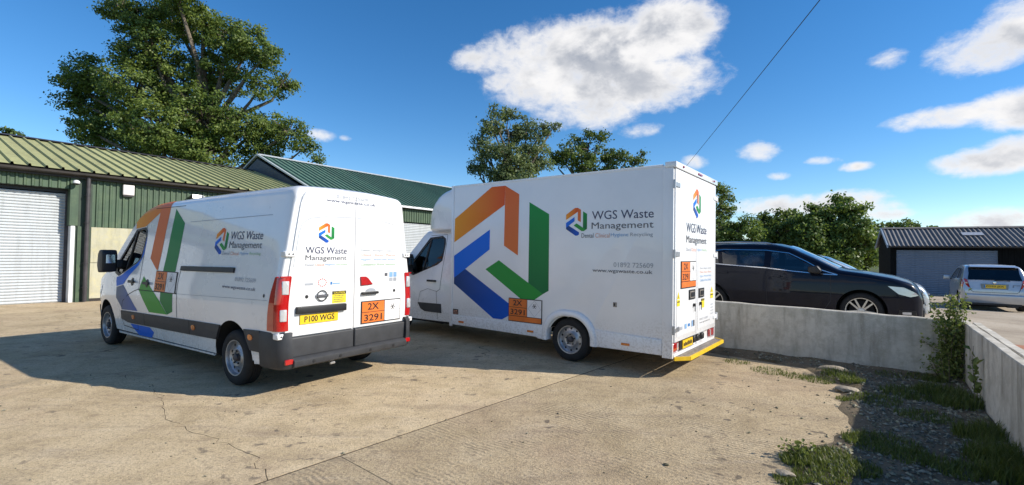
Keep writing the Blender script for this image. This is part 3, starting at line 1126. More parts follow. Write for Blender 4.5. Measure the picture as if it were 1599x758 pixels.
    link('eave_trim', MB().box(-.04, L, -.20, -.16, 4.02, 4.12).mesh('e'), 'trim_white', b2)
    link('soffit', MB().box(-.02, L, -.158, .05, 4.0, 4.04).mesh('e'), 'gutter_brown', b2)
    roof_slope(b2, -.02, L, -.20, 4.085, 5.9, 6.62, .333, .060, .04, .075, 'roof_green', 1.0)
    link('roof_back', MB().add([(0, 5.9, 6.62), (L, 5.9, 6.62), (L, 12, 4.08), (0, 12, 4.08)], [(0, 1, 2, 3)]).mesh('rb'), 'roof_green', b2)
    link('verge_trim', MB().prism([(-.2, 4.08), (-.2, 4.145), (5.9, 6.685), (12, 4.145), (12, 4.08), (5.9, 6.60)], -.05, .05, 'x').mesh('v'), 'trim_grey', b2)
    link('ridge_cap', MB().prism([(5.7, 6.60), (5.9, 6.71), (6.1, 6.60), (5.9, 6.68)], .06, L, 'x').mesh('rc'), 'trim_grey', b2)

    # things fixed to the wall
    p = bworld(.70, -.03, 3.66)
    d = thing('dome_camera', 'small white dome camera beside the top corner of the roller shutter', 'camera', p, RZ)
    link('bracket', MB().tube([(0, .02, 0), (0, -.10, 0)], .03, 10).mesh('b', 40), 'black_plastic', d)
    link('dome', MB().lathe([(.001, .075), (.05, .062), (.08, .03), (.088, 0), (.08, -.03)], 20, 'z', (0, -.16, 0)).mesh('d', 60), 'trim_white', d)
    link('lens', MB().lathe([(.078, -.03), (.066, -.055), (.035, -.075), (.001, -.08)], 20, 'z', (0, -.16, 0)).mesh('d', 60), 'ink_black', d)
    p = bworld(2.02, .02, 3.42)
    a = thing('alarm_box', 'square cream alarm box high on the green cladding', 'alarm box', p, RZ)
    link('cover', bevel_mesh(MB().box(-.15, .15, -.11, .0, 0, .33).mesh('c'), .02, 2), 'trim_cream', a)
    link('base', MB().box(-.14, .14, -.085, .0, -.05, -.004).mesh('c'), 'steel_dark', a)
    p = bworld(3.9, .02, 3.55)
    c = thing('floodlight', 'grey floodlight and camera on a bracket under the eaves above the van', 'floodlight', p, RZ)
    link('bracket', MB().tube([(0, 0, 0), (0, -.22, .02), (.1, -.25, .05)], .025, 8).mesh('b', 40), 'steel_dark', c)
    link('lamp_housing', bevel_mesh(MB().prism([(-.30, -.06), (-.06, -.10), (-.02, .04), (-.26, .09)], -.12, .20, 'x').mesh('h'), .012, 1), 'pipe_grey', c)
    link('lamp_glass', MB().prism([(-.31, -.05), (-.302, -.055), (-.262, .075), (-.27, .08)], -.10, .18, 'x').mesh('g'), 'clear_lens', c)
    link('camera_body', MB().tube([(.26, -.10, .06), (.26, -.34, .0)], .04, 12).mesh('k', 40), 'trim_white', c)
    link('camera_arm', MB().tube([(.1, -.2, .04), (.26, -.16, .05)], .015, 8).mesh('k', 40), 'trim_white', c)
    link('junction_box', bevel_mesh(MB().box(-.05, .05, -.08, 0, -.22, -.1).mesh('j'), .008, 1), 'steel_dark', c)
build_left()

def build_garage():
    rz = R(-32)
    g0 = Vector((19.5, 24.58, 0))
    g = thing('garage', 'black low garage with corrugated grey roof and blue-grey roller door', 'garage', g0, rz)
    D, L = 4.9, 13.0
    w_ = MB()
    w_.prism([(0, -.1), (0, 2.36), (D / 2, 3.22), (D, 2.36), (D, -.1)], 0, .12, 'x')
    w_.prism([(0, -.1), (0, 2.36), (D / 2, 3.22), (D, 2.36), (D, -.1)], L - .12, L, 'x')
    w_.box(.12, .24, 0, .12, -.1, 2.36).box(4.0, L - .12, 0, .12, -.1, 2.36).box(.24, 4.0, 0, .12, 2.24, 2.36).box(.12, L - .12, D - .12, D, -.1, 2.36)
    link('wall', w_.mesh('w'), 'garage_dark', g)
    place_sheets(g, 4.02, L, -.004, 0, 2.34, .2, .02, .05, .09, 'garage_dark')
    s = link('roller_door', roller(3.76, 2.30, .09), 'shutter_blue', g)
    s.location = (.24, .07, -.04)
    link('door_header', MB().box(.2, 4.05, -.03, -.004, 2.22, 2.34).mesh('h'), 'garage_dark', g)
    # corrugated fibre cement sheets
    ln = math.hypot(D / 2 + .25, 1.02)
    ang = math.atan2(1.02, D / 2 + .25)
    n = 14
    def corr(cover):
        vs, fs = [], []
        k = int(cover / .0305)
        for i in range(k + 1):
            x = cover * i / k
            h = .030 * math.sin(2 * math.pi * x / .183)
            vs += [(x, 0, h), (x, ln, h)]
        for i in range(k):
            fs.append((2 * i, 2 * i + 2, 2 * i + 3, 2 * i + 1))
        me = bpy.data.meshes.new('corr')
        me.from_pydata(vs, [], fs)
        smooth_mesh(me, 80)
        return me
    cm = corr(.9155)
    for sgn in (0, 1):
        for i in range(14):
            o = link('roof_sheet', cm, 'roof_grey', g)
            if sgn == 0:
                o.location = (-.1 + i * .9155, -.25, 2.40 + (i % 2) * .006)
                o.rotation_euler = (ang, 0, 0)
            else:
                o.location = (-.1 + (i + 1) * .9155, D + .25, 2.40 + (i % 2) * .006)
                o.rotation_euler = (ang, 0, R(180))
    for i in range(13):
        o = link('ridge_tile', MB().prism([(D / 2 - .2, 3.40), (D / 2, 3.49), (D / 2 + .2, 3.40), (D / 2, 3.445)], i * .98 - .12, i * .98 + .90, 'x').mesh('r'), 'roof_grey', g)
    link('barge_board', MB().prism([(-.27, 2.30), (-.27, 2.44), (D / 2, 3.47), (D + .27, 2.44), (D + .27, 2.30), (D / 2, 3.31)], -.17, -.115, 'x').mesh('b'), 'garage_barge', g)
    link('gutter', MB().prism([(-.34, 2.38), (-.33, 2.32), (-.26, 2.32), (-.25, 2.38)], -.1, 12.7, 'x').mesh('g'), 'steel_dark', g)
    rl = link('rooflight', MB().box(0, .8, 0, .45, 0, .012).mesh('k'), 'ink_pale', g)
    rl.location = (3.0, -.25 + 1.5 * math.cos(ang), 2.45 + 1.5 * math.sin(ang))
    rl.rotation_euler = (ang, 0, 0)
build_garage()

# ------------------------------------------------------------------ vehicles: shared pieces
def wheel(parent, x, y, sgn, r_, width, rim_r, style, z=None):
    """Tyre (part) with rim, hub and bolts as sub-parts. y is the outer face, sgn the outward side."""
    z = r_ if z is None else z
    W_ = width
    def P(l):                                  # profile points given as (radius, inset from the outer face)
        return [(a, -sgn * b) for a, b in l]
    c = (x, y, z)
    prof = P([(rim_r, .012), (rim_r + .012, .002), (r_ - .055, -.004), (r_ - .022, .010), (r_ - .006, .030), (r_, .050)])
    g0, g1 = .05, W_ - .05
    for k in range(4):
        a = g0 + (g1 - g0) * (k + .78) / 4
        prof += P([(r_, a - .012), (r_ - .009, a - .009), (r_ - .009, a + .002), (r_, a + .005)])
    prof += P([(r_, W_ - .05), (r_ - .006, W_ - .03), (r_ - .05, W_), (rim_r, W_ - .012)])
    ty = link('wheel', MB().lathe(prof, 44, 'y', c).mesh('tyre', 50), 'rubber', parent)
    mb = MB().lathe(P([(rim_r + .003, W_ - .02), (rim_r - .01, W_ * .5), (rim_r - .014, .03), (rim_r - .004, .006), (rim_r + .008, .004), (rim_r + .008, .014)]), 44, 'y', c)
    link('rim', mb.mesh('rim', 40), 'steel_wheel' if style == 'steel' else 'alloy', ty)
    link('brake', MB().lathe(P([(.0, .13), (rim_r * .82, .13), (rim_r * .82, .15)]), 32, 'y', c).mesh('br', 40), 'interior_dark', ty)
    if style == 'steel':
        mb = MB().lathe(P([(rim_r - .012, .045), (rim_r - .03, .065), (rim_r * .70, .060), (rim_r * .62, .050), (rim_r * .50, .030), (rim_r * .36, .035), (rim_r * .30, .055), (.001, .055)]), 44, 'y', c)
        link('dish', mb.mesh('dish', 35), 'steel_wheel', ty)
        hole = MB().lathe(P([(.001, .058), (.017, .0585), (.019, .070)]), 10, 'y', (0, 0, 0)).mesh('h', 40)
        for k in range(10):
            a = 2 * math.pi * (k + .5) / 10
            link('vent_hole', hole, 'ink_black', ty).location = (x + rim_r * .80 * math.cos(a), y, z + rim_r * .80 * math.sin(a))
        link('hub', MB().lathe(P([(.001, -.002), (.03, .0), (.045, .012), (.05, .055)]), 20, 'y', c).mesh('h', 40), 'pipe_grey', ty)
        bo = MB()
        for k in range(5):
            a = 2 * math.pi * k / 5 + .3
            bo.lathe(P([(.001, .022), (.012, .022), (.013, .05)]), 8, 'y', (x + rim_r * .38 * math.cos(a), y, z + rim_r * .38 * math.sin(a)))
        link('wheel_bolts', bo.mesh('b', 40), 'steel_dark', ty)
    else:
        n = 10 if style == 'multi' else 5
        for k in range(n):
            off = (.10 if k % 2 else -.10) if style == 'multi' else 0
            a = 2 * math.pi * k / n + off
            a2 = 2 * math.pi * k / n + off * .2
            wd0, wd1 = (.016, .013) if style == 'multi' else (.035, .028)
            def pt(rad, an, tang, ins):
                return (x + rad * math.cos(an) - tang * math.sin(an), y - sgn * ins, z + rad * math.sin(an) + tang * math.cos(an))
            vs = [pt(.05, a2, -wd0, .03), pt(.05, a2, wd0, .03), pt(rim_r - .004, a, wd1, .016), pt(rim_r - .004, a, -wd1, .016),
                  pt(.05, a2, -wd0, .07), pt(.05, a2, wd0, .07), pt(rim_r - .004, a, wd1, .05), pt(rim_r - .004, a, -wd1, .05)]
            link('spoke', MB().add(vs, [(0, 1, 2, 3), (4, 7, 6, 5), (0, 4, 5, 1), (1, 5, 6, 2), (2, 6, 7, 3), (3, 7, 4, 0)]).mesh('s'), 'alloy', ty)
        link('hub', MB().lathe(P([(.001, .02), (.05, .022), (.062, .035), (.062, .08)]), 20, 'y', c).mesh('h', 40), 'alloy', ty)
    return ty

def cyl_cutter(x, z, rad, y0, y1, mat='underseal', n=40):
    mb = MB().lathe([(.0001, y0), (rad, y0), (rad, y1), (.0001, y1)], n, 'y', (x, 0, z))
    me = mb.mesh('c')
    bm = bmesh.new()
    bm.from_mesh(me)
    bmesh.ops.remove_doubles(bm, verts=bm.verts, dist=.001)
    bmesh.ops.recalc_face_normals(bm, faces=bm.faces)
    bm.to_mesh(me)
    bm.free()
    me.materials.append(MATS[mat])
    return me

# Van and truck share the same cab. Local axes: x forward from the rear axle, y to the left, z up.
VZ = [.20, .40, .62, .9, 1.13, 1.4, 1.6, 1.85, 2.08, 2.3, 2.5]
VW = [.95, .995, 1.02, 1.035, 1.032, 1.0, .965, .93, .895, .86, .835]
def van_w(x, z):
    w_ = lerp(z, VZ, VW)
    return w_ * lerp(x, [3.2, 4.0, 4.4, 4.75, 5.0, 5.12, 5.2], [1, .993, .975, .935, .87, .80, .70]) - (.0 if x < 3.3 else .0)
def van_surf(side):
    def f(a, z):
        y = van_w(a, z)
        dy = (van_w(a, z + .02) - van_w(a, z - .02)) / .04
        n = Vector((0, 1, -dy)).normalized()
        return (a, side * y, z), (0, side * n.y, n.z)
    return f
def van_roof(x):
    if x < 2.5:
        return lerp(x, [-1.0, -.9, -.7, .5, 1.5, 2.5], [2.465, 2.475, 2.478, 2.47, 2.458, 2.44])
    return cab_top(x)
def van_rad(x):
    return lerp(x, [2.4, 3.2, 3.6, 4.3, 5.2], [.12, .15, .10, .12, .10])
def van_wrap(side):
    """Flank including the rounded roof edge, for the big graphic."""
    low = van_surf(side)
    def f(a, z):
        t = van_roof(a)
        r_ = van_rad(a)
        z1 = t - r_
        if z <= z1:
            return low(a, z)
        an = math.asin(min(.97, (z - z1) / r_))
        lean = van_w(a, z1) - van_w(a, t)
        y = van_w(a, z1) - r_ * (1 - math.cos(an)) - lean * an / (math.pi / 2) * .6
        return (a, side * y, z1 + r_ * math.sin(an)), (0, side * math.cos(an), math.sin(an))
    return f
def cab_top(x):
    return lerp(x, [2.5, 2.85, 3.10, 3.26, 3.40, 3.52, 4.30, 4.42, 4.62, 4.86, 5.02, 5.12, 5.18], [2.44, 2.425, 2.385, 2.34, 2.26, 2.16, 1.40, 1.335, 1.265, 1.17, 1.06, .93, .74])
SIDE_WIN = [(3.36, 1.97), (3.05, 2.0), (2.965, 1.95), (2.95, 1.86), (2.985, 1.55), (3.10, 1.47), (3.70, 1.26), (3.86, 1.30), (3.87, 1.42)]

def cab_cutters(xr, win=SIDE_WIN):
    cs = []
    for s in (-1, 1):
        cs.append(cyl_cutter(4.332, .36, .435, s * .60, s * 1.3))
    cs.append(cutter(MB().prism([(xr, .55), (xr, 2.12), (3.34, 2.12), (3.44, 2.06), (4.20, 1.30), (4.40, 1.05), (4.40, .80), (3.85, .55)], -.84, .84, 'y'), 'interior_dark'))
    cs.append(cutter(MB().prism(win, -1.4, 1.4, 'y'), 'black_plastic'))
    cs.append(cutter(MB().prism([(3.50, 2.00), (3.62, 2.30), (4.60, 1.50), (4.22, 1.40), (4.15, 1.36)], -.72, .72, 'y'), 'black_plastic'))
    return cs

def cab_fittings(v, body_mat, left_mirror=True):
    """Glass, mirrors, lights, seats and handles common to the van and the truck."""
    for s in (-1, 1):
        sf = van_surf(s)
        pn = link('side_window', on_surface([SIDE_WIN], sf, -.012, 0, .08), 'clear_glass', v)
        # black window surround
        cx = sum(p[0] for p in SIDE_WIN) / len(SIDE_WIN)
        cz = sum(p[1] for p in SIDE_WIN) / len(SIDE_WIN)
        outer = [(cx + (px - cx) * 1.10 + (.02 if px > 3.3 else 0), cz + (pz - cz) * 1.10) for px, pz in SIDE_WIN]
        n = len(SIDE_WIN)
        quads = [[outer[i], outer[(i + 1) % n], SIDE_WIN[(i + 1) % n], SIDE_WIN[i]] for i in range(n)]
        link('window_frame', on_surface(quads, sf, .004, 0, .08), 'black_plastic', pn)
        link('window_post', on_surface([[(3.46, 1.35), (3.50, 1.33), (3.37, 1.97), (3.33, 1.97)]], sf, .002, .03, .08), 'black_plastic', pn)
        # mirror on an arm
        mr = link('door_mirror', bevel_mesh(MB().prism([(3.70, 1.30), (3.90, 1.28), (3.96, 1.40), (3.93, 1.60), (3.86, 1.66), (3.72, 1.66), (3.68, 1.58)], s * 1.06, s * 1.26, 'y').mesh('m'), .03, 3), 'black_plastic', v)
        link('mirror_glass', MB().box(3.672, 3.680, min(s * 1.10, s * 1.22), max(s * 1.10, s * 1.22), 1.44, 1.58).mesh('g'), 'chrome', mr)
        link('mirror_arm', bevel_mesh(MB().prism([(3.74, 1.36), (3.90, 1.34), (3.90, 1.48), (3.76, 1.50)], s * .95, s * 1.08, 'y').mesh('a'), .02, 2), 'black_plastic', mr)
        hd = link('headlamp', on_surface([[(4.62, 1.02), (4.98, .88), (5.06, .72), (4.92, .74), (4.66, .92)]], sf, .006, .03, .05), 'clear_lens', v)
        # front indicator repeater and bumper corner
        link('bumper_corner', on_surface([[(4.76, .30), (5.14, .30), (5.15, .62), (4.92, .66), (4.76, .55)]], sf, .012, .03, .05), 'grey_plastic', v)
        link('front_seat', bevel_mesh(MB().prism([(2.98, .75), (3.5, .72), (3.5, .92), (3.16, .95), (3.05, 1.62), (2.94, 1.60)], s * .16, s * .68, 'y').mesh('s'), .04, 2), 'seat_fabric', v)
        link('headrest', bevel_mesh(MB().box(2.95, 3.05, min(s * .30, s * .54), max(s * .30, s * .54), 1.64, 1.84).mesh('h'), .03, 2), 'seat_fabric', v)
    link('dashboard', bevel_mesh(MB().prism([(3.84, .8), (3.80, 1.18), (4.20, 1.26), (4.36, 1.02), (4.36, .82)], -.83, .83, 'y').mesh('d'), .02, 2), 'interior_dark', v)
    st = MB()
    pts = [(3.68 + .06 * math.sin(a) * .6, -.42 + .20 * math.cos(a), 1.18 + .18 * math.sin(a)) for a in np.linspace(0, 2 * math.pi, 25)]
    link('steering_wheel', st.tube(pts, .014, 8, False).tube([(3.68, -.42, 1.18), (3.86, -.42, 1.10)], .03, 8).mesh('s', 40), 'interior_dark', v)
    link('windscreen', MB().add([(3.56, -.72, 2.13), (3.56, .72, 2.13), (4.30, .72, 1.41), (4.30, -.72, 1.41)], [(0, 1, 2, 3)]).mesh('w'), 'clear_glass', v)
    link('grille', bevel_mesh(MB().box(5.10, 5.19, -.55, .55, .62, .86).mesh('g'), .02, 2), 'black_plastic', v)
    link('front_bumper', bevel_mesh(MB().box(4.98, 5.20, -.62, .62, .28, .58).mesh('b'), .05, 3), 'grey_plastic', v)

def placard(surf, a0, a1, z0, z1, parent, strip=0.0, split=.62, wrap=1.0):
    """Orange hazard plate: 2X over 3291 beside a white label with the biohazard diamond."""
    b = link('hazard_placard', on_surface([[(a0, z0), (a1, z0), (a1, z1), (a0, z1)]], surf, .010, .009, .5), 'ink_black', parent)
    da, dz = a1 - a0, z1 - z0
    e = .012 * (1 if da > 0 else -1)
    zb = z0 + strip
    am = a0 + da * split
    zm = zb + (z1 - zb) * .50
    q = .012
    rect(surf, a0 + e, am - e * .5, zm + .004, z1 - q, 'placard_orange', b, 'number_plate', .0125)
    rect(surf, a0 + e, am - e * .5, zb + q, zm - .004, 'placard_orange', b, 'number_plate', .0125)
    rect(surf, am + e * .3, a1 - e, zb + q, z1 - q, 'placard_white', b, 'label_plate', .0125)
    if strip:
        rect(surf, a0 + e, a1 - e, z0 + q, zb + .002, 'placard_orange', b, 'lower_strip', .0125)
    hh = (z1 - zb) * .30
    c = (a0 + am) / 2
    lettering('2X', surf, c - (am - a0) * .24, c + (am - a0) * .24, zm + (z1 - zm) * .20, zm + (z1 - zm) * .80, 'ink_black', b, .0145, .012)
    lettering('3291', surf, c - (am - a0) * .38, c + (am - a0) * .38, zb + (zm - zb) * .20, zb + (zm - zb) * .80, 'ink_black', b, .0145, .012)
    # diamond outline and trefoil
    cx, cz = (am + a1) / 2, (zb + z1) / 2
    rx, rz_ = abs(a1 - am) * .44, (z1 - zb) * .44
    D_ = [(cx - rx, cz), (cx, cz + rz_), (cx + rx, cz), (cx, cz - rz_)]
    I_ = [(cx + (x - cx) * .95, cz + (z - cz) * .95) for x, z in D_]
    link('diamond_outline', on_surface([[D_[i], D_[(i + 1) % 4], I_[(i + 1) % 4], I_[i]] for i in range(4)], surf, .0145, 0, .5), 'ink_pale', b)
    tri = []
    s = min(rx, rz_) * .30
    for k in range(3):
        an = math.pi / 2 + 2 * math.pi * k / 3
        ox, oz = cx + s * .62 * math.cos(an), cz + rz_ * .32 + s * .62 * math.sin(an)
        for j in range(10):
            t0, t1 = an + .5 + (2 * math.pi - 1.0) * j / 10, an + .5 + (2 * math.pi - 1.0) * (j + 1) / 10
            tri.append([(ox + s * .55 * math.cos(t0), oz + s * .55 * math.sin(t0)), (ox + s * .55 * math.cos(t1), oz + s * .55 * math.sin(t1)),
                        (ox + s * .33 * math.cos(t1), oz + s * .33 * math.sin(t1)), (ox + s * .33 * math.cos(t0), oz + s * .33 * math.sin(t0))])
    link('biohazard_mark', on_surface(tri, surf, .0145, 0, .5), 'ink_black', b)
    return b

def clean_top(me, ang=32):
    smooth_mesh(me, ang)
    return me

def flat_rear(x):
    return lambda a, z: ((x, a, z), (-1, 0, 0))

def build_van():
    a = 2.5577
    loc = Vector((-2.8876, 6.8365, 0)) + Vector((-math.sin(a), math.cos(a), 0)) * .03
    v = thing('delivery_van', 'white high-roof panel van with large arrow logo, parked in the foreground on the left', 'van', loc, a)
    xs = [-1.0, -.995, -.985, -.965, -.94, -.90, -.8, -.6, -.3, 0, .4, .8, 1.2, 1.6, 2.0, 2.4, 2.7, 2.85, 3.0, 3.1, 3.18, 3.26, 3.33, 3.4, 3.46, 3.52, 3.6, 3.75, 3.9, 4.05, 4.2, 4.3, 4.36, 4.42, 4.5, 4.62, 4.75, 4.86, 4.95, 5.02, 5.08, 5.12, 5.15, 5.17, 5.18]
    def ins(x):
        if x < -.90:
            r_ = .10
            d = min(r_, -.90 - x)
            return .028 * (1 - math.sqrt(max(0, 1 - (d / r_) ** 2)))
        if x > 5.08:
            d = (x - 5.08) / .10
            return .10 * (1 - math.sqrt(max(0, 1 - d * d * .98)))
        return 0
    me = shell(xs, lambda x: lerp(x, [-1, 0, 4.5, 5.2], [.36, .30, .27, .26]), van_roof, van_w, van_rad, lambda x: lerp(x, [-1, 3, 3.6, 5.2], [.03, .04, .05, .03]), ins)
    me.materials.append(MATS['white_paint'])
    cs = cab_cutters(2.90)
    for s in (-1, 1):
        cs.append(cyl_cutter(0, .37, .445, s * .62, s * 1.3))
    me = boolean(me, cs)
    underside(me, 'underseal')
    clean_top(me)
    link('body', me, None, v)
    cab_fittings(v, 'white_paint')
    link('chassis', MB().box(-.55, 4.9, -.45, .45, .24, .345).box(-.06, .06, -.8, .8, .28, .40).mesh('c'), 'underseal', v)
    for s in (-1, 1):
        sf = van_surf(s)
        for x in (0, 4.332):
            wheel(v, x, s * .985, s, .345, .215, .215, 'steel')
        # black protective strip in three lengths, bumper end piece, side marker lamps
        strips = [[(3.57, .53), (3.57, .665), (2.63, .685), (2.63, .50), (3.28, .49)], [(2.62, .50), (2.62, .685), (1.12, .72), (1.12, .525)], [(1.11, .525), (1.11, .72), (.27, .735), (.39, .54)], [(-.30, .74), (-.66, .755), (-.66, .50), (-.425, .50)]]
        for st in strips:
            link('side_moulding', on_surface([st], sf, .016, .03, .06), 'grey_plastic', v)
        for x, z in ((3.04, .60), (.99, .635), (-.46, .66)):
            P = [(x + .052 * math.cos(t), z + .036 * math.sin(t)) for t in np.linspace(0, 2 * math.pi, 14, endpoint=False)]
            link('side_marker', on_surface([P], sf, .024, .012, .2), 'amber_lens', v)
        # seams, and flat grey lines standing in for crease shade
        def line(pts, wd, name='door_seam', mat='seam', off=.0025):
            q = []
            for (x0, z0), (x1, z1) in zip(pts[:-1], pts[1:]):
                t = Vector((x1 - x0, z1 - z0)).normalized() * wd
                q.append([(x0 - t.y, z0 + t.x), (x1 - t.y, z1 + t.x), (x1 + t.y, z1 - t.x), (x0 + t.y, z0 - t.x)])
            link(name, on_surface(q, sf, off, 0, .08), mat, v)
        line([(2.99, 2.06), (2.89, 1.62), (2.86, 1.3), (2.86, 1.05), (3.02, 1.02), (3.30, .93), (3.52, .82), (3.58, .68)], .006)
        line([(3.58, .53), (3.52, .42), (2.93, .40), (2.90, .68)], .006)
        line([(2.86, 1.04), (1.53, 1.055)], .006)
        line([(1.53, 1.055), (-.80, 1.115)], .003, 'crease_shade', 'ink_pale')
        line([(1.52, .72), (1.53, 1.2), (1.50, 1.38)], .0055)
        line([(1.50, 2.085), (-.62, 2.125)], .004, 'crease_shade', 'ink_pale')
        line([(2.78, 2.33), (1.75, 2.335)], .004, 'roof_seam')
        # sliding door rail and handles
        link('door_rail', bevel_mesh(on_surface([[(1.48, 1.385), (.02, 1.405), (.02, 1.47), (1.48, 1.45)]], sf, .022, .03, .3), .004, 1), 'black_plastic', v)
        for x in (3.13, 2.56):
            h = link('door_handle', on_surface([[(x - .10, 1.135), (x + .10, 1.135), (x + .10, 1.175), (x - .10, 1.175)], ], sf, .035, .02, .1), 'black_plastic', v)
            P = [(x + .045 * math.cos(t), 1.155 + .065 * math.sin(t)) for t in np.linspace(0, 2 * math.pi, 16, endpoint=False)]
            link('handle_cup', on_surface([P], sf, .006, 0, .1), 'ink_black', h)
        P = [(-.72 + .018 * math.cos(t), 1.165 + .022 * math.sin(t)) for t in np.linspace(0, 2 * math.pi, 12, endpoint=False)]
        link('filler_lock', on_surface([P], sf, .005, 0, .1), 'ink_black', v)
        link('sill', on_surface([[(3.80, .27), (.50, .31), (.50, .335), (3.80, .30)]], sf, .006, .02, .2), 'white_paint', v)
        link('arch_liner', MB().lathe([(.436, s * .66), (.436, s * .99), (.447, s * .99), (.447, s * .66)], 40, 'y', (4.332, 0, .36)).mesh('l', 40), 'black_plastic', v) if False else None
        link('mud_flap', bevel_mesh(MB().prism([(-.43, .57), (-.62, .57), (-.66, .36), (-.50, .34)], s * .965, s * 1.0, 'y').mesh('m'), .004, 1), 'white_paint', v)
    # --- graphics on both flanks
    for s in (-1, 1):
        sf = van_surf(s)
        wrap = van_wrap(s)
        def art(poly, c0, c1, t=lambda x, z: 0):
            bm = subdiv_polys([poly], .025)
            cols = []
            for vv in bm.verts:
                cols.append(mixc(c0, c1, t(vv.co.x, vv.co.z)))
                p, n = wrap(vv.co.x, vv.co.z)
                vv.co = Vector(p) + Vector(n) * .0022
            me = bpy.data.meshes.new('art')
            bm.to_mesh(me)
            bm.free()
            if me.polygons[0].normal.y * s < 0:
                me.flip_normals()
            at_ = me.color_attributes.new('Col', 'FLOAT_COLOR', 'POINT')
            for i, c in enumerate(cols):
                at_.data[i].color = (*c, 1)
            link('logo_arrow', me, 'print', v)
        art([(3.42, 2.015), (3.05, 2.045), (2.60, 2.26), (2.60, 2.43), (2.85, 2.415), (3.09, 2.375), (3.25, 2.325), (3.37, 2.25), (3.46, 2.12)], AMBER, RED1, lambda x, z: min(1, max(0, (3.4 - x) / .9)) * .6)
        art([(2.60, 2.43), (2.255, 2.432), (2.255, 1.37), (2.30, 1.37), (2.62, 1.54)], RUST, RED1, lambda x, z: .2)
        art([(2.06, 2.30), (1.67, 2.07), (1.66, .79), (1.83, .735), (2.07, .92)], GRN2, GRN1, lambda x, z: .5)
        art([(2.85, 1.03), (2.73, 1.26), (2.33, 1.05), (2.09, .915), (1.84, .735), (2.47, .72)], GRN3, GRN3)
        art([(3.84, 1.20), (3.66, 1.235), (3.10, 1.44), (2.96, 1.52), (2.90, 1.90), (2.885, 1.62), (3.00, 1.42), (3.27, 1.27), (3.5, 1.10), (3.80, 1.05)], BLUE1, BLUE1)
        art([(3.80, 1.04), (3.5, 1.09), (2.90, .70), (3.55, .68), (3.62, .74), (3.80, .86)], (.10, .14, .22), BLUE2, lambda x, z: min(1, max(0, (3.7 - x) / 1.4)))  # greyed blue at the front end: a reflection put into the print colour
        art([(3.24, .475), (2.48, .485), (2.34, .42), (2.45, .325), (2.94, .315)], BLUE1, BLUE2, lambda x, z: .4)
        f = 1 if s > 0 else -1
        def A(x):                         # reading direction: towards the tail on the left flank, towards the nose on the right
            return x
        if s > 0:
            logo(sf, .655, .335, 1.63, 1.98, v)
            lettering('WGS Waste', sf, .28, -.49, 1.825, 1.93, 'ink_navy', v)
            lettering('Management', sf, .275, -.50, 1.69, 1.80, 'ink_grey', v)
            for w_, x0, x1, mt in (('Dental', .42, .24, 'ink_pale'), ('Clinical', .21, .01, 'ink_orange_pale'), ('Hygiene', -.02, -.22, 'ink_blue_pale'), ('Recycling', -.25, -.50, 'ink_green_pale')):
                lettering(w_, sf, x0, x1, 1.625, 1.67, mt, v)
            lettering('01892 725609', sf, -.02, -.50, 1.305, 1.355, 'ink_pale', v)
            lettering('www.wgswaste.co.uk', sf, .27, -.52, 1.195, 1.25, 'ink_navy', v)
            placard(sf, 2.28, 1.57, 1.05, 1.36, v, 0, .55)
        else:
            logo(sf, -.5, -.18, 1.63, 1.98, v)
            lettering('WGS Waste', sf, -.13, .64, 1.825, 1.93, 'ink_navy', v)
            lettering('Management', sf, -.12, .65, 1.69, 1.80, 'ink_grey', v)
            lettering('www.wgswaste.co.uk', sf, -.1, .69, 1.195, 1.25, 'ink_navy', v)
            placard(sf, 1.57, 2.28, 1.05, 1.36, v, 0, .55)
    # --- rear: two doors with real gaps
    def yl(z):
        return van_w(-.9, z) - .085
    XR = -1.0
    zz = [.70, .9, 1.1, 1.3, 1.5, 1.7, 1.9, 2.1, 2.25, 2.34, 2.395, 2.435]
    for s in (-1, 1):
        outer = [(s * (yl(z) - (0 if z < 2.25 else .06 * ((z - 2.25) / .18) ** 2)), z) for z in zz]
        poly = [(s * .006, .70)] + outer + [(s * .006, 2.455)]
        d = link('rear_door', bevel_mesh(MB().prism([(y, z) for y, z in poly], XR - .020, XR + .02, 'x').mesh('d'), .006, 2), 'white_paint', v)
        # pressed panel outline, its groove shade drawn as flat grey strips
        rs = flat_rear(XR - .0205)
        ln = [(s * .02, 2.135), (s * .45, 2.12), (s * .66, 2.085), (s * .76, 2.02), (s * .80, 1.90), (s * .86, 1.50)]
        q = []
        for (x0, z0), (x1, z1) in zip(ln[:-1], ln[1:]):
            t = Vector((x1 - x0, z1 - z0)).normalized() * .0042
            q.append([(x0 - t.y, z0 + t.x), (x1 - t.y, z1 + t.x), (x1 + t.y, z1 - t.x), (x0 + t.y, z0 - t.x)])
        link('pressing_shade', on_surface(q, rs, .001, 0, .5), 'ink_pale', d)
        link('pressing_shade', on_surface([[(s * .03, 1.425), (s * .84, 1.43), (s * .84, 1.434), (s * .03, 1.429)]], rs, .001, 0, .5), 'ink_pale', d)
        # lower black cladding of the door
        link('door_cladding', bevel_mesh(MB().box(XR - .045, XR + .02, min(s * .008, s * .90), max(s * .008, s * .90), .455, .692).mesh('c'), .02, 3), 'grey_plastic', d)
        for z in (1.655, .715):
            link('hinge', bevel_mesh(MB().box(XR - .038, XR + .06, min(s * (yl(z) - .03), s * (yl(z) + .10)), max(s * (yl(z) - .03), s * (yl(z) + .10)), z - .032, z + .032).mesh('h'), .008, 1), 'white_paint', d)
            link('hinge_bolt', MB().lathe([(.001, -.004), (.010, -.003), (.010, .004)], 10, 'x', (XR - .038, s * (yl(z) + .055), z)).lathe([(.001, -.004), (.010, -.003), (.010, .004)], 10, 'x', (XR - .038, s * (yl(z) + .005), z)).mesh('b'), 'ink_black', d)
        # tail lamp wrapped round the corner
        segs = [(.775, 1.08, 'red_lens'), (1.08, 1.385, 'red_lens')]
        tl = None
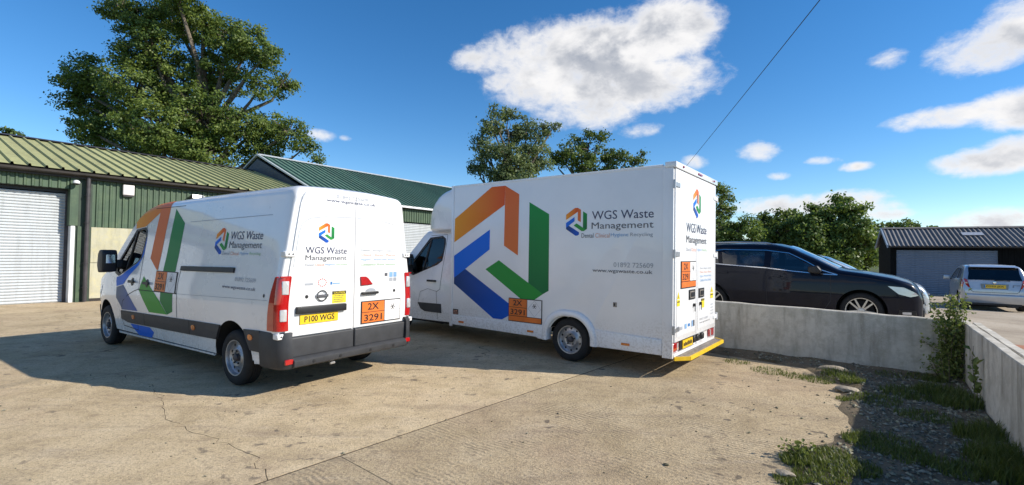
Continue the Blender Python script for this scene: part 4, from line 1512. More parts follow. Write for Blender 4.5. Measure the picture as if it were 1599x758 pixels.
        for z0, z1, mt in segs:
            rows = []
            for z in (z0, (z0 + z1) / 2, z1):
                w_ = van_w(-.9, z)
                rows.append([(-1.024, s * (w_ - .125), z), (-1.032, s * (w_ - .06), z), (-1.015, s * (w_ - .016), z), (-.985, s * (w_ + .006), z), (-.955, s * (w_ + .012), z), (-.955, s * (w_ - .04), z)])
            vs = [p for r_ in rows for p in r_]
            fs = []
            for i in range(2):
                for k in range(6):
                    fs.append((i * 6 + k, i * 6 + (k + 1) % 6, (i + 1) * 6 + (k + 1) % 6, (i + 1) * 6 + k))
            fs += [tuple(range(6)), tuple(range(12, 18))]
            o = link('tail_lamp', MB().add(vs, fs).mesh('t', 50), mt, v if tl is None else tl)
            if tl is not None:
                o.name = 'lens'
            tl = tl or o
        sp = [(-.955, .775), (-.955, 1.395), (-.915, 1.385), (-.87, 1.22), (-.835, 1.0), (-.82, .775)]
        link('side_lens', on_surface([sp], van_surf(s), .014, .03, .08), 'red_lens', tl)
        for z0, z1 in ((.885, 1.02), (1.19, 1.345)):
            w_ = van_w(-.9, (z0 + z1) / 2)
            cl = MB().prism([(-1.02, s * (w_ - .105)), (-1.042, s * (w_ - .10)), (-1.043, s * (w_ - .055)), (-1.027, s * (w_ - .022)), (-1.0, s * (w_ - .03))], z0, z1, 'z')
            link('clear_lens', bevel_mesh(cl.mesh('c'), .006, 1), 'clear_lens', tl)
        rsx = flat_rear(-1.0325)
        w1 = van_w(-.9, 1.3)
        link('lamp_rim', on_surface([[(s * (w1 - .135), 1.385), (s * (w1 + .0), 1.385), (s * (w1 - .0), 1.40), (s * (w1 - .12), 1.402)]], rsx, -.004, .02, .5), 'red_lens', tl)
        # bumper corner wrapping to the wheel arch
        rows = []
        for z, e in ((.335, .02), (.36, .0), (.52, -.012), (.70, -.004), (.755, .012)):
            w_ = van_w(-.9, max(z, .5)) + .018 - e
            rows.append([(-.66, s * w_, z), (-.85, s * w_, z), (-.98, s * (w_ - .02), z), (-1.055 + e, s * (w_ - .075), z), (-1.075 + e, s * (w_ - .16), z), (-.9, s * (w_ - .16), z), (-.66, s * (w_ - .12), z)])
        n = 7
        vs = [p for r_ in rows for p in r_]
        fs = [(i * n + k, i * n + (k + 1) % n, (i + 1) * n + (k + 1) % n, (i + 1) * n + k) for i in range(len(rows) - 1) for k in range(n)]
        fs += [tuple(range(n)), tuple(range((len(rows) - 1) * n, len(rows) * n))]
        bc = link('bumper_corner', MB().add(vs, fs).mesh('b', 45), 'grey_plastic', v)
        link('reflector', bevel_mesh(MB().box(-1.084, -1.06, min(s * .865, s * .965), max(s * .865, s * .965), .395, .455).mesh('r'), .006, 1), 'red_lens', bc)
    bp = link('rear_bumper', bevel_mesh(MB().prism([(-1.05, .34), (-1.105, .36), (-1.11, .43), (-1.06, .462), (-.99, .462), (-.99, .34)], -.87, .87, 'y').mesh('b'), .012, 2), 'grey_plastic', v)
    for y in (-.62, -.22, .25, .62):
        link('parking_sensor', MB().lathe([(.001, -.003), (.018, -.002), (.020, .004)], 14, 'x', (-1.1105, y, .395)).mesh('s'), 'ink_black', bp)
    link('tow_eye', MB().tube([(-1.0, .3, .33), (-1.05, .3, .31), (-1.05, .36, .31)], .015, 8).mesh('t'), 'steel_hinge', v)
    rs = flat_rear(XR - .020)
    tr = link('plate_trim', bevel_mesh(on_surface([[(.82, .955), (.14, .945), (.14, 1.035), (.82, 1.04)]], rs, .045, .05, .5), .012, 2), 'black_plastic', v)
    pl = rect(rs, .765, .245, .83, .94, 'plate_yellow', v, 'number_plate', .012, .011)
    lettering('P100 WGS', rs, .71, .30, .850, .922, 'ink_black', pl, .0135, .018)
    logo(rs, .54, .32, 1.80, 2.04, v)
    lettering('WGS Waste', rs, .71, .13, 1.665, 1.745, 'ink_navy', v)
    lettering('Management', rs, .71, .13, 1.565, 1.645, 'ink_grey', v)
    for w_, x0, x1, mt in (('Dental', .71, .60, 'ink_pale'), ('Clinical', .58, .46, 'ink_orange_pale'), ('Hygiene', .44, .30, 'ink_blue_pale'), ('Recycling', .28, .12, 'ink_green_pale')):
        lettering(w_, rs, x0, x1, 1.515, 1.545, mt, v)
    lettering('01892 725609', rs, .30, -.19, 2.365, 2.405, 'ink_pale', v)
    lettering('www.wgswaste.co.uk', rs, .44, -.32, 2.30, 2.35, 'ink_navy', v)
    for i, (t, mt) in enumerate((('Dental - Amalgam - Gypsum', 'ink_pale'), ('Clinical - Sharps - Pharma', 'ink_orange_pale'), ('Hygiene - Washroom Service', 'ink_blue_pale'), ('Confidential Waste Solutions', 'ink_green_pale'))):
        lettering(t, rs, -.10, -.70, 1.695 - i * .062, 1.730 - i * .062, mt, v)
    for x0, x1, t, mt in ((-.51, -.56, 'i', 'ink_grey'), (-.595, -.655, None, 'ink_blue_pale'), (-.67, -.73, None, 'ink_blue_pale')):
        if t:
            rect(rs, x0, x1, 1.36, 1.405, mt, v, 'sticker')
        else:
            rect(rs, x0, x1, 1.345, 1.415, mt, v, 'sticker')
            rect(rs, x0, x1, 1.285, 1.335, 'ink_pale', v, 'sticker')
    rect(rs, .71, .60, 1.285, 1.31, 'ink_pale', v, 'sticker')
    rect(rs, .36, .335, 1.28, 1.315, 'ink_blue', v, 'sticker')
    rect(rs, .325, .22, 1.285, 1.30, 'ink_blue_pale', v, 'sticker')
    dots = []
    for k in range(12):
        t = 2 * math.pi * k / 12
        cx, cz = .475 + .055 * math.cos(t), 1.31 + .045 * math.sin(t)
        dots.append([(cx + .008 * math.cos(u), cz + .008 * math.sin(u)) for u in np.linspace(0, 2 * math.pi, 6, endpoint=False)])
    link('dotted_sticker', on_surface(dots, rs, .003, 0, .5), 'ink_red', v)
    # round maker badge: ring with a bar
    em = MB()
    for k in range(24):
        t0, t1 = 2 * math.pi * k / 24, 2 * math.pi * (k + 1) / 24
        if abs(math.sin((t0 + t1) / 2)) < .2:
            continue
        em.add([(XR - .034, .48 + .075 * math.cos(t0), 1.15 + .07 * math.sin(t0)), (XR - .034, .48 + .075 * math.cos(t1), 1.15 + .07 * math.sin(t1)),
                (XR - .034, .48 + .058 * math.cos(t1), 1.15 + .054 * math.sin(t1)), (XR - .034, .48 + .058 * math.cos(t0), 1.15 + .054 * math.sin(t0))], [(0, 1, 2, 3)])
    em.box(XR - .038, XR - .022, .395, .565, 1.133, 1.167)
    link('badge', em.mesh('e'), 'chrome', v)
    link('badge_bar', MB().box(XR - .040, XR - .037, .41, .55, 1.14, 1.16).mesh('e'), 'ink_grey', v)
    for y in (.68, -.69):
        link('door_lock', MB().lathe([(.001, -.006), (.020, -.005), (.024, .004)], 14, 'x', (XR - .020, y, 1.15)).mesh('l', 40), 'ink_black', v)
    ca = rect(rs, .33, .125, 1.045, 1.195, 'sticker_yellow', v, 'caution_sticker')
    rect(rs, .33, .125, 1.155, 1.195, 'ink_black', ca, 'caution_band', .0038)
    lettering('CAUTION', rs, .31, .145, 1.163, 1.187, 'sticker_yellow', ca, .0046, .01)
    for i in range(4):
        scribble(rs, .31, .145 + .03 * (i % 2), 1.132 - i * .024, 1.142 - i * .024, 'ink_grey', ca, 9, .0040)
    tri = link('high_lamp', bevel_mesh(on_surface([[(-.09, 1.365), (-.18, 1.365), (-.22, 1.34), (-.30, 1.255), (-.10, 1.245)]], rs, .02, .025, .5), .006, 1), 'red_lens', v)
    hd = link('rear_handle', bevel_mesh(MB().box(XR - .065, XR - .022, -.38, -.11, 1.125, 1.16).mesh('h'), .012, 2), 'black_plastic', v)
    P = [(-.27 + .085 * math.cos(t), 1.165 + .04 * math.sin(t)) for t in np.linspace(0, math.pi, 12)]
    link('handle_cup', on_surface([P], rs, .004, 0, .5), 'ink_pale', hd)
    no = rect(rs, -.44, -.62, 1.08, 1.20, 'placard_white', v, 'notice')
    for i in range(5):
        scribble(rs, -.45, -.60, 1.185 - i * .022, 1.192 - i * .022, 'ink_pale', no, 9, .0040)
    placard(rs, -.115, -.805, .735, 1.035, v, 0, .575)
build_van()

def build_truck():
    a = 2.4864
    fwd = Vector((math.cos(a), math.sin(a), 0))
    S = 1.6423
    v = thing('box_truck', 'white box-body truck with giant orange, blue and green arrow logo', 'truck', Vector((2.8656, 7.4416, 0)) + fwd * S, a)
    X0, X1, Wd = -S, 4.275 - S, 1.055
    # cab, taken from the same front as the van but with a low roof
    xs = [2.62, 2.66, 2.75, 2.85, 2.95, 3.05, 3.15, 3.25, 3.33, 3.4, 3.46, 3.52, 3.6, 3.75, 3.9, 4.05, 4.2, 4.3, 4.36, 4.42, 4.5, 4.62, 4.75, 4.86, 4.95, 5.02, 5.08, 5.12, 5.15, 5.17, 5.18]
    def ins(x):
        if x > 5.08:
            d = (x - 5.08) / .10
            return .10 * (1 - math.sqrt(max(0, 1 - d * d * .98)))
        return 0
    me = shell(xs, lambda x: lerp(x, [2.6, 4.5, 5.2], [.30, .27, .26]), lambda x: min(2.14, cab_top(x)), van_w, lambda x: lerp(x, [2.6, 3.6, 4.3], [.08, .10, .12]), lambda x: .03, ins)
    me.materials.append(MATS['white_paint'])
    me = boolean(me, cab_cutters(2.75))
    underside(me, 'underseal')
    clean_top(me)
    link('cab', me, None, v)
    cab_fittings(v, 'white_paint')
    # rounded roof pod over the cab
    px = [0, .04, .10, .18, .28, .38, .48, .58, .66, .73, .79, .83, .86, .88, .89]
    top = [2.965, 2.965, 2.962, 2.952, 2.93, 2.895, 2.845, 2.77, 2.69, 2.60, 2.50, 2.42, 2.35, 2.29, 2.255]
    bot = [2.11, 2.11, 2.11, 2.11, 2.11, 2.11, 2.11, 2.112, 2.115, 2.12, 2.13, 2.145, 2.165, 2.19, 2.225]
    wid = [1.045, 1.045, 1.043, 1.038, 1.03, 1.018, 1.0, .975, .95, .915, .875, .84, .80, .76, .72]
    pod = shell([X1 + t for t in px], lambda x: lerp(x - X1, px, bot), lambda x: lerp(x - X1, px, top), lambda x, z: lerp(x - X1, px, wid) - .02 * sstep(2.5, 3.0, z), lambda x: .16, lambda x: .02, lambda x: 0.0)
    clean_top(pod, 50)
    link('roof_pod', pod, 'white_paint', v)
    link('pod_neck', bevel_mesh(MB().box(X1 + .004, X1 + .26, -1.02, 1.02, .30, 2.12).mesh('n'), .03, 2), 'white_paint', v) if False else None
    # cargo body
    body = MB().box(X0, X1, -Wd, Wd, .50, 2.975).mesh('box')
    body.materials.append(MATS['box_white'])
    body = boolean(body, [cyl_cutter(0, .33, .392, q * .70, q * 1.3) for q in (-1, 1)])
    bevel_mesh(body, .012, 2, 60)
    bx = link('cargo_box', body, 'box_white', v)
    for s in (-1, 1):
        sf = (lambda s: (lambda a_, z: ((a_, s * Wd, z), (0, s, 0))))(s)
        # corner posts, cant rail, base rail
        link('front_post', bevel_mesh(MB().box(X1 - .055, X1 + .012, min(s * (Wd - .03), s * (Wd + .012)), max(s * (Wd - .03), s * (Wd + .012)), .30, 2.99).mesh('p'), .008, 2), 'white_paint', bx)
        link('rear_post', bevel_mesh(MB().box(X0 - .012, X0 + .135, min(s * (Wd - .03), s * (Wd + .010)), max(s * (Wd - .03), s * (Wd + .010)), .285, 2.93).mesh('p'), .006, 2), 'box_white', bx)
        link('roof_rail', bevel_mesh(MB().box(X0 + .137, X1 - .057, min(s * (Wd - .03), s * (Wd + .006)), max(s * (Wd - .03), s * (Wd + .006)), 2.955, 2.99).mesh('p'), .004, 1), 'box_white', bx)
        # skirt, cut round the wheel arch
        sk = MB().prism([(X0 + .137, .315), (-.44, .305), (-.44, .40), (-.40, .56), (X0 + .137, .53)], s * (Wd - .04), s * (Wd + .014), 'y')
        link('side_skirt', bevel_mesh(sk.mesh('s'), .008, 2), 'box_white', bx)
        sk = MB().prism([(.44, .30), (.58, .30), (.62, .325), (X1 - .06, .335), (X1 - .06, .51), (.40, .52), (.44, .40)], s * (Wd - .04), s * (Wd + .014), 'y')
        link('side_skirt', bevel_mesh(sk.mesh('s'), .008, 2), 'box_white', bx)
        # flared arch
        rows = []
        n = 28
        for k in range(n + 1):
            t = math.pi * (-.02 + 1.04 * k / n)
            c, sn = math.cos(t), math.sin(t)
            sq = 1 + .06 * abs(math.sin(2 * t))
            sec = [(.385, -.10), (.385, .030), (.395, .042), (.42, .045), (.455, .040), (.485, .018), (.49, -.02)]
            rows.append([(r_ * sq * c * 1.02, s * (Wd + o_), .33 + r_ * sq * sn) for r_, o_ in sec])
        vs = [p for r_ in rows for p in r_]
        fs = [(i * 7 + k, i * 7 + k + 1, (i + 1) * 7 + k + 1, (i + 1) * 7 + k) for i in range(n) for k in range(6)]
        link('wheel_arch', MB().add(vs, fs).mesh('a', 50), 'white_paint', bx)
        wheel(v, 0, s * 1.03, s, .345, .215, .215, 'steel')
        wheel(v, 4.332, s * .985, s, .345, .215, .215, 'steel')
        for x in (3.97 - S, 2.375 - S, .675 - S):
            mk = link('side_marker', bevel_mesh(on_surface([[(x - .065, .385), (x + .065, .385), (x + .065, .42), (x - .065, .42)]], sf, .026, .014, .5), .004, 1), 'amber_lens', v)
        # side lock and small dark notice
        lk = rect(sf, .88 - S, .82 - S, .93, 1.0, 'step_tread', v, 'flush_lock', .006, .005)
        rect(sf, .87 - S, .845 - S, .945, .985, 'ink_black', lk, 'lock_slot', .0075)
        st = rect(sf, 4.20 - S, 4.06 - S, .53, .63, 'ink_black', v, 'notice', .004)
        for i in range(3):
            scribble(sf, 4.185 - S, 4.075 - S, .595 - i * .027, .61 - i * .027, 'ink_orange_pale', st, 5, .0055)
        # cab door lines, handle, black lower moulding
        cf = van_surf(s)
        def line(pts, wd):
            q = []
            for (x0, z0), (x1, z1) in zip(pts[:-1], pts[1:]):
                t = Vector((x1 - x0, z1 - z0)).normalized() * wd
                q.append([(x0 - t.y, z0 + t.x), (x1 - t.y, z1 + t.x), (x1 + t.y, z1 - t.x), (x0 + t.y, z0 - t.x)])
            link('door_seam', on_surface(q, cf, .0025, 0, .08), 'seam', v)
        line([(3.36, 2.04), (2.89, 2.06), (2.905, 1.6), (2.93, 1.2), (2.95, .98), (3.05, .92), (3.04, .38)], .004)
        line([(3.05, .93), (3.30, .97), (3.52, .90), (3.62, .60)], .003)
        link('side_moulding', on_surface([[(3.60, .68), (2.92, .69), (2.92, .51), (3.40, .51), (3.52, .56)]], cf, .014, .02, .08), 'grey_plastic', v)
        h = link('door_handle', on_surface([[(3.06, 1.115), (3.31, 1.115), (3.31, 1.15), (3.06, 1.15)]], cf, .032, .02, .2), 'black_plastic', v)
        # graphics
        f = (lambda x: x - S)
        if s > 0:
            logo(sf, LX0 - S, LX1 - S, LZ0, LZ1, v, .0025, 5)
            placard(sf, 2.85 - S, 2.15 - S, .535, .935, v, .09, .57)
            logo(sf, 1.715 - S, 1.335 - S, 2.0, 2.44, v)
            lettering('WGS Waste', sf, 1.25 - S, .27 - S, 2.245, 2.375, 'ink_navy', v)
            lettering('Management', sf, 1.255 - S, .27 - S, 2.07, 2.20, 'ink_grey', v)
            for w_, x0, x1, mt in (('Dental', 1.43, 1.22, 'ink_grey'), ('Clinical', 1.19, .95, 'ink_orange_pale'), ('Hygiene', .93, .65, 'ink_blue_pale'), ('Recycling', .62, .28, 'ink_pale')):
                lettering(w_, sf, x0 - S, x1 - S, 1.965, 2.035, mt, v)
            lettering('01892 725609', sf, .88 - S, .27 - S, 1.525, 1.595, 'ink_pale', v)
            lettering('www.wgswaste.co.uk', sf, 1.23 - S, .28 - S, 1.425, 1.495, 'ink_grey', v, bold=.008)
        else:
            logo(sf, LX1 - S, LX0 - S, LZ0, LZ1, v, .0025, 5)
            lettering('WGS Waste', sf, .27 - S, 1.25 - S, 2.245, 2.375, 'ink_navy', v)
            lettering('Management', sf, .27 - S, 1.255 - S, 2.07, 2.20, 'ink_grey', v)
    # chassis and underside
    link('chassis', MB().box(X0 + .1, 4.9, -.5, -.38, .34, .48).box(X0 + .1, 4.9, .38, .5, .34, .48).box(-.05, .05, -.85, .85, .27, .37).box(1.2, 2.0, -.36, .36, .30, .46).box(3.3, 4.8, -.6, .6, .22, .30).mesh('c'), 'underseal', v)
    # rear frame, doors, hinges
    rs = flat_rear(X0 - .030)
    hd = link('rear_header', bevel_mesh(MB().box(X0 - .05, X0 + .11, -Wd - .012, Wd + .012, 2.935, 3.02).mesh('h'), .01, 2), 'white_paint', v)
    for y, w_ in ((.77, .022), (-.03, .10), (-.83, .022)):
        link('roof_lamp', bevel_mesh(MB().box(X0 - .066, X0 - .046, y - w_, y + w_, 2.962, 2.992).mesh('l'), .006, 1), 'red_lens', hd)
    link('rear_sill', bevel_mesh(MB().box(X0 - .02, X0 + .10, -Wd + .03, Wd - .03, .30, .345).mesh('s'), .004, 1), 'box_white', v)
    link('lamp_panel', MB().box(X0 + .03, X0 + .06, -Wd + .03, Wd - .03, .346, .515).mesh('s'), 'box_white', v)
    for s in (-1, 1):
        y0, y1 = (.056, 1.025) if s > 0 else (-1.025, .046)
        d = link('rear_door', bevel_mesh(MB().box(X0 - .030, X0 - .001, y0, y1, .505, 2.925).mesh('d'), .006, 2), 'box_white', v)
        link('door_edge', bevel_mesh(MB().box(X0 - .034, X0 - .029, y0 + .06, y1 - .06, .57, 2.86).mesh('d'), .002, 1), 'box_white', d)
        for z in (2.70, 1.73, .68):
            yy = s * 1.03
            h = link('hinge', bevel_mesh(MB().box(X0 - .045, X0 - .02, min(yy - s * .16, yy + s * .05), max(yy - s * .16, yy + s * .05), z - .035, z + .035).mesh('h'), .006, 1), 'steel_hinge' if s > 0 else 'trim_white', d)
            link('hinge_knuckle', MB().tube([(X0 - .035, yy + s * .052, z - .06), (X0 - .035, yy + s * .052, z + .06)], .018, 10).mesh('k', 40), 'steel_hinge' if s > 0 else 'trim_white', h)
        tl = link('tail_lamp', bevel_mesh(MB().box(X0 - .005, X0 + .03, min(s * .77, s * 1.02), max(s * .77, s * 1.02), .362, .482).mesh('t'), .008, 1), 'red_lens', v)
        link('reversing_lens', MB().box(X0 - .008, X0 - .004, min(s * .80, s * .86), max(s * .80, s * .86), .37, .475).mesh('t'), 'clear_lens', tl)
    rd = flat_rear(X0 - .0345)
    link('plate_bracket', MB().box(X0 - .0, X0 + .03, .10, .72, .352, .49).mesh('p'), 'black_plastic', v)
    pl = rect(flat_rear(X0), .62, .16, .362, .478, 'plate_yellow', v, 'number_plate', .012, .011)
    scribble(flat_rear(X0), .59, .19, .39, .45, 'ink_black', pl, 14, .0135)
    for y in (.02, -.16, -.40):
        link('sensor', bevel_mesh(MB().box(X0 - .01, X0 + .03, y - .06, y + .06, .37, .47).mesh('k'), .01, 1), 'black_plastic', v)
    # folding step with a yellow edge
    st = thing_step = link('rear_step', bevel_mesh(MB().prism([(X0 - .02, .98), (X0 - .16, .80), (X0 - .16, -.95), (X0 - .02, -1.08)], .262, .30, 'z').mesh('s'), .006, 1), 'step_tread', v)
    edge = MB()
    for (xa, ya), (xb, yb) in (((X0 - .015, 1.0), (X0 - .172, .81)), ((X0 - .172, .81), (X0 - .172, -.96)), ((X0 - .172, -.96), (X0 - .02, -1.10))):
        t = Vector((xb - xa, yb - ya, 0)).normalized()
        nrm = Vector((t.y, -t.x, 0)) * .014
        vs = [(xa - nrm.x, ya - nrm.y, .252), (xb - nrm.x, yb - nrm.y, .252), (xb + nrm.x, yb + nrm.y, .252), (xa + nrm.x, ya + nrm.y, .252)]
        vs += [(p[0], p[1], .304) for p in vs]
        edge.add(vs, [(0, 1, 2, 3), (4, 7, 6, 5), (0, 4, 5, 1), (1, 5, 6, 2), (2, 6, 7, 3), (3, 7, 4, 0)])
    link('step_edge', edge.mesh('e'), 'step_yellow', st)
    link('step_bracket', MB().box(X0 - .1, X0 + .3, .5, .56, .24, .262).box(X0 - .1, X0 + .3, -.56, -.5, .24, .262).mesh('b'), 'steel_dark', st)
    # rear graphics
    logo(rd, .25, -.13, 2.30, 2.74, v)
    lettering('WGS Waste', rd, .57, -.45, 2.06, 2.20, 'ink_navy', v)
    lettering('Management', rd, .57, -.45, 1.87, 2.01, 'ink_grey', v)
    for w_, x0, x1, mt in (('Dental', .57, .36, 'ink_pale'), ('Clinical', .33, .10, 'ink_orange_pale'), ('Hygiene', .03, -.18, 'ink_blue_pale'), ('Recycling', -.21, -.46, 'ink_green_pale')):
        lettering(w_, rd, x0, x1, 1.78, 1.83, mt, v)
    placard(rd, .81, .125, 1.24, 1.63, v, .09, .57)
    for i, (t, mt) in enumerate((('Dental - Amalgam - Gypsum', 'ink_pale'), ('Clinical - Sharps - Pharma', 'ink_orange_pale'), ('Hygiene - Washroom Service', 'ink_blue_pale'), ('Confidential Waste Solutions', 'ink_blue_pale'))):
        lettering(t, rd, -.11, -.73, 1.495 - i * .062, 1.535 - i * .062, mt, v)
    for y0, y1 in ((.44, .16), (-.04, -.31)):
        lk = rect(rd, y0, y1, 1.06, 1.205, 'ink_black', v, 'door_lock', .012, .011)
        rect(rd, y0 - .04, y1 + .04, 1.08, 1.185, 'step_tread', lk, 'lock_dish', .0135)
        rect(rd, y0 - .07, y1 + .07, 1.10, 1.165, 'ink_black', lk, 'lock_paddle', .022, .008)
    for y in (.21, -.11):
        kk = rect(rd, y + .02, y - .02, .945, .99, 'ink_black', v, 'padlock', .03, .029)
        link('key_fob', MB().tube([(X0 - .06, y, .945), (X0 - .06, y, .87)], .008, 6).mesh('k'), 'steel_hinge', kk)
    for y0, y1, z0, z1 in ((.96, .84, 1.0, 1.20), (-.70, -.86, 1.01, 1.20)):
        w_ = rect(rd, y0, y1, z0, z0 + (z1 - z0) * .45, 'sticker_yellow', v, 'warning_sticker')
        ym = (y0 + y1) / 2
        link('warning_triangle', on_surface([[(y0, z0 + .1), (y1, z0 + .1), (ym, z1)]], rd, .003, 0, .5), 'sticker_yellow', w_)
        link('warning_mark', on_surface([[(ym + .012, z0 + .115), (ym - .012, z0 + .115), (ym, z1 - .05)]], rd, .0045, 0, .5), 'ink_black', w_)
        scribble(rd, y0 - .01, y1 + .01, z0 + .05, z0 + .07, 'ink_black', w_, 4, .0045)
    ca = rect(rd, -.18, -.35, .89, 1.035, 'sticker_yellow', v, 'caution_sticker')
    rect(rd, -.18, -.35, 1.0, 1.035, 'ink_black', ca, 'caution_band', .0038)
    lettering('CAUTION', rd, -.195, -.335, 1.007, 1.028, 'sticker_yellow', ca, .0046)
    for y0, y1, z0, z1, mt in ((.83, .72, .655, .70, 'ink_pale'), (.62, .53, .65, .72, 'ink_blue_pale'), (.47, .38, .67, .71, 'ink_blue'), (.30, .24, .65, .74, 'ink_blue_pale'), (.22, .16, .65, .74, 'ink_grey')):
        rect(rd, y0, y1, z0, z1, mt, v, 'sticker')
    lettering('01892 725609', rd, -.10, -.55, .70, .735, 'ink_pale', v)
    lettering('www.wgswaste.co.uk', rd, -.10, -.67, .645, .68, 'ink_grey', v)
    for i in range(4):
        scribble(rd, -.72, -.86, .90 - i * .05, .915 - i * .05, 'ink_pale', v, 5)
build_truck()

# ------------------------------------------------------------------ cars
def build_car(v, P):
    """Body lofted from side and plan outlines, windows cut through an open cabin. Axes as for the van."""
    tx, tz = zip(*P['top'])
    bx_, bz = zip(*P['bot'])
    hx, hw = zip(*P['plan'])
    zw, ww = zip(*P['sect'])
    def W(x, z):
        return lerp(x, hx, hw) * lerp(z, zw, ww)
    xs = sorted(set(np.round(np.concatenate([np.linspace(tx[0], tx[-1], 64), np.array(tx), tx[0] + np.array([.004, .012, .025, .05]), tx[-1] - np.array([.004, .012, .025, .05])]), 4)))
    L0, L1 = tx[0], tx[-1]
    def ins(x):
        e = 0
        for d in (x - L0, L1 - x):
            if d < .10:
                e = max(e, .055 * (1 - math.sqrt(max(0, 1 - ((.10 - d) / .10) ** 2))))
        return e
    # smooth top outline
    fine = np.linspace(L0, L1, 400)
    zf = np.interp(fine, tx, tz)
    k = np.ones(13) / 13
    zs = np.convolve(np.pad(zf, 6, mode='edge'), k, 'valid')
    me = shell(xs, lambda x: lerp(x, bx_, bz), lambda x: lerp(x, fine, zs), W, lambda x: P.get('rad', .10), lambda x: .03, ins, N=22)
    me.materials.append(MATS[P['paint']])
    cs = []
    for wx in (0, P['wb']):
        for s in (-1, 1):
            cs.append(cyl_cutter(wx, P['r'] + .01, P['arch'], s * .50, s * 1.2))
    cs.append(cutter(MB().prism(P['cabin'], -P['cabw'], P['cabw'], 'y'), 'interior_dark'))
    for win in P['side']:
        cs.append(cutter(MB().prism(win, -1.4, 1.4, 'y'), 'black_plastic'))
    for poly, wd in P['ends']:
        cs.append(cutter(MB().prism(poly, -wd, wd, 'y'), 'black_plastic'))
    me = boolean(me, cs)
    underside(me, 'underseal')
    clean_top(me, 28)
    link('body', me, None, v)
    def surf(s):
        def f(a, z):
            dy = (W(a, z + .02) - W(a, z - .02)) / .04
            dx = (W(a + .02, z) - W(a - .02, z)) / .04
            n = Vector((-dx, 1, -dy)).normalized()
            return (a, s * W(a, z), z), (n.x, s * n.y, n.z)
        return f
    for s in (-1, 1):
        sf = surf(s)
        for win in P['side']:
            link('side_window', on_surface([win], sf, -.008, 0, .08), P.get('glass', 'tint_glass'), v)
        for wx in (0, P['wb']):
            wheel(v, wx, s * (P['hw'] - .045), s, P['r'], .20, P['rim'], P['wheel'])
            # dark arch lip
        for pts, wd, mt, nm in P['lines']:
            q = []
            for (x0, z0), (x1, z1) in zip(pts[:-1], pts[1:]):
                t = Vector((x1 - x0, z1 - z0)).normalized() * wd
                q.append([(x0 - t.y, z0 + t.x), (x1 - t.y, z1 + t.x), (x1 + t.y, z1 - t.x), (x0 + t.y, z0 - t.x)])
            link(nm, on_surface(q, sf, .003, 0, .06), mt, v)
        for poly, off, th, mt, nm in P['panels']:
            link(nm, on_surface([poly], sf, off, th, .04), mt, v)
        mx, mz = P['mirror']
        yy = W(mx, mz)
        mr = link('door_mirror', bevel_mesh(MB().prism([(mx - .09, mz - .05), (mx + .08, mz - .06), (mx + .13, mz + .0), (mx + .06, mz + .09), (mx - .09, mz + .08)], s * (yy + .05), s * (yy + .24), 'y').mesh('m'), .03, 3), P['mirror_mat'], v)
        link('mirror_stalk', MB().box(mx - .02, mx + .06, min(s * (yy - .03), s * (yy + .07)), max(s * (yy - .03), s * (yy + .07)), mz - .05, mz - .01).mesh('k'), 'black_plastic', mr)
        for sx in P['seats']:
            st = link('seat', bevel_mesh(MB().prism([(sx, .45), (sx + .5, .42), (sx + .5, .60), (sx + .16, .62), (sx + .02, 1.12), (sx - .10, 1.10)], s * .14, s * .60, 'y').mesh('s'), .04, 2), 'seat_fabric', v)
            link('headrest', bevel_mesh(MB().box(sx - .09, sx + .01, min(s * .25, s * .50), max(s * .25, s * .50), 1.14, 1.32).mesh('h'), .03, 2), 'seat_fabric', st)
    link('dashboard', bevel_mesh(MB().box(P['dash'] - .25, P['dash'], -P['cabw'] + .02, P['cabw'] - .02, .55, P['dashz']).mesh('d'), .03, 2), 'interior_dark', v)
    link('underbody', MB().box(L0 + .3, L1 - .3, -.6, .6, P['bot'][1][1] - .06, P['bot'][1][1] + .05).mesh('u'), 'underseal', v)
    return surf, W

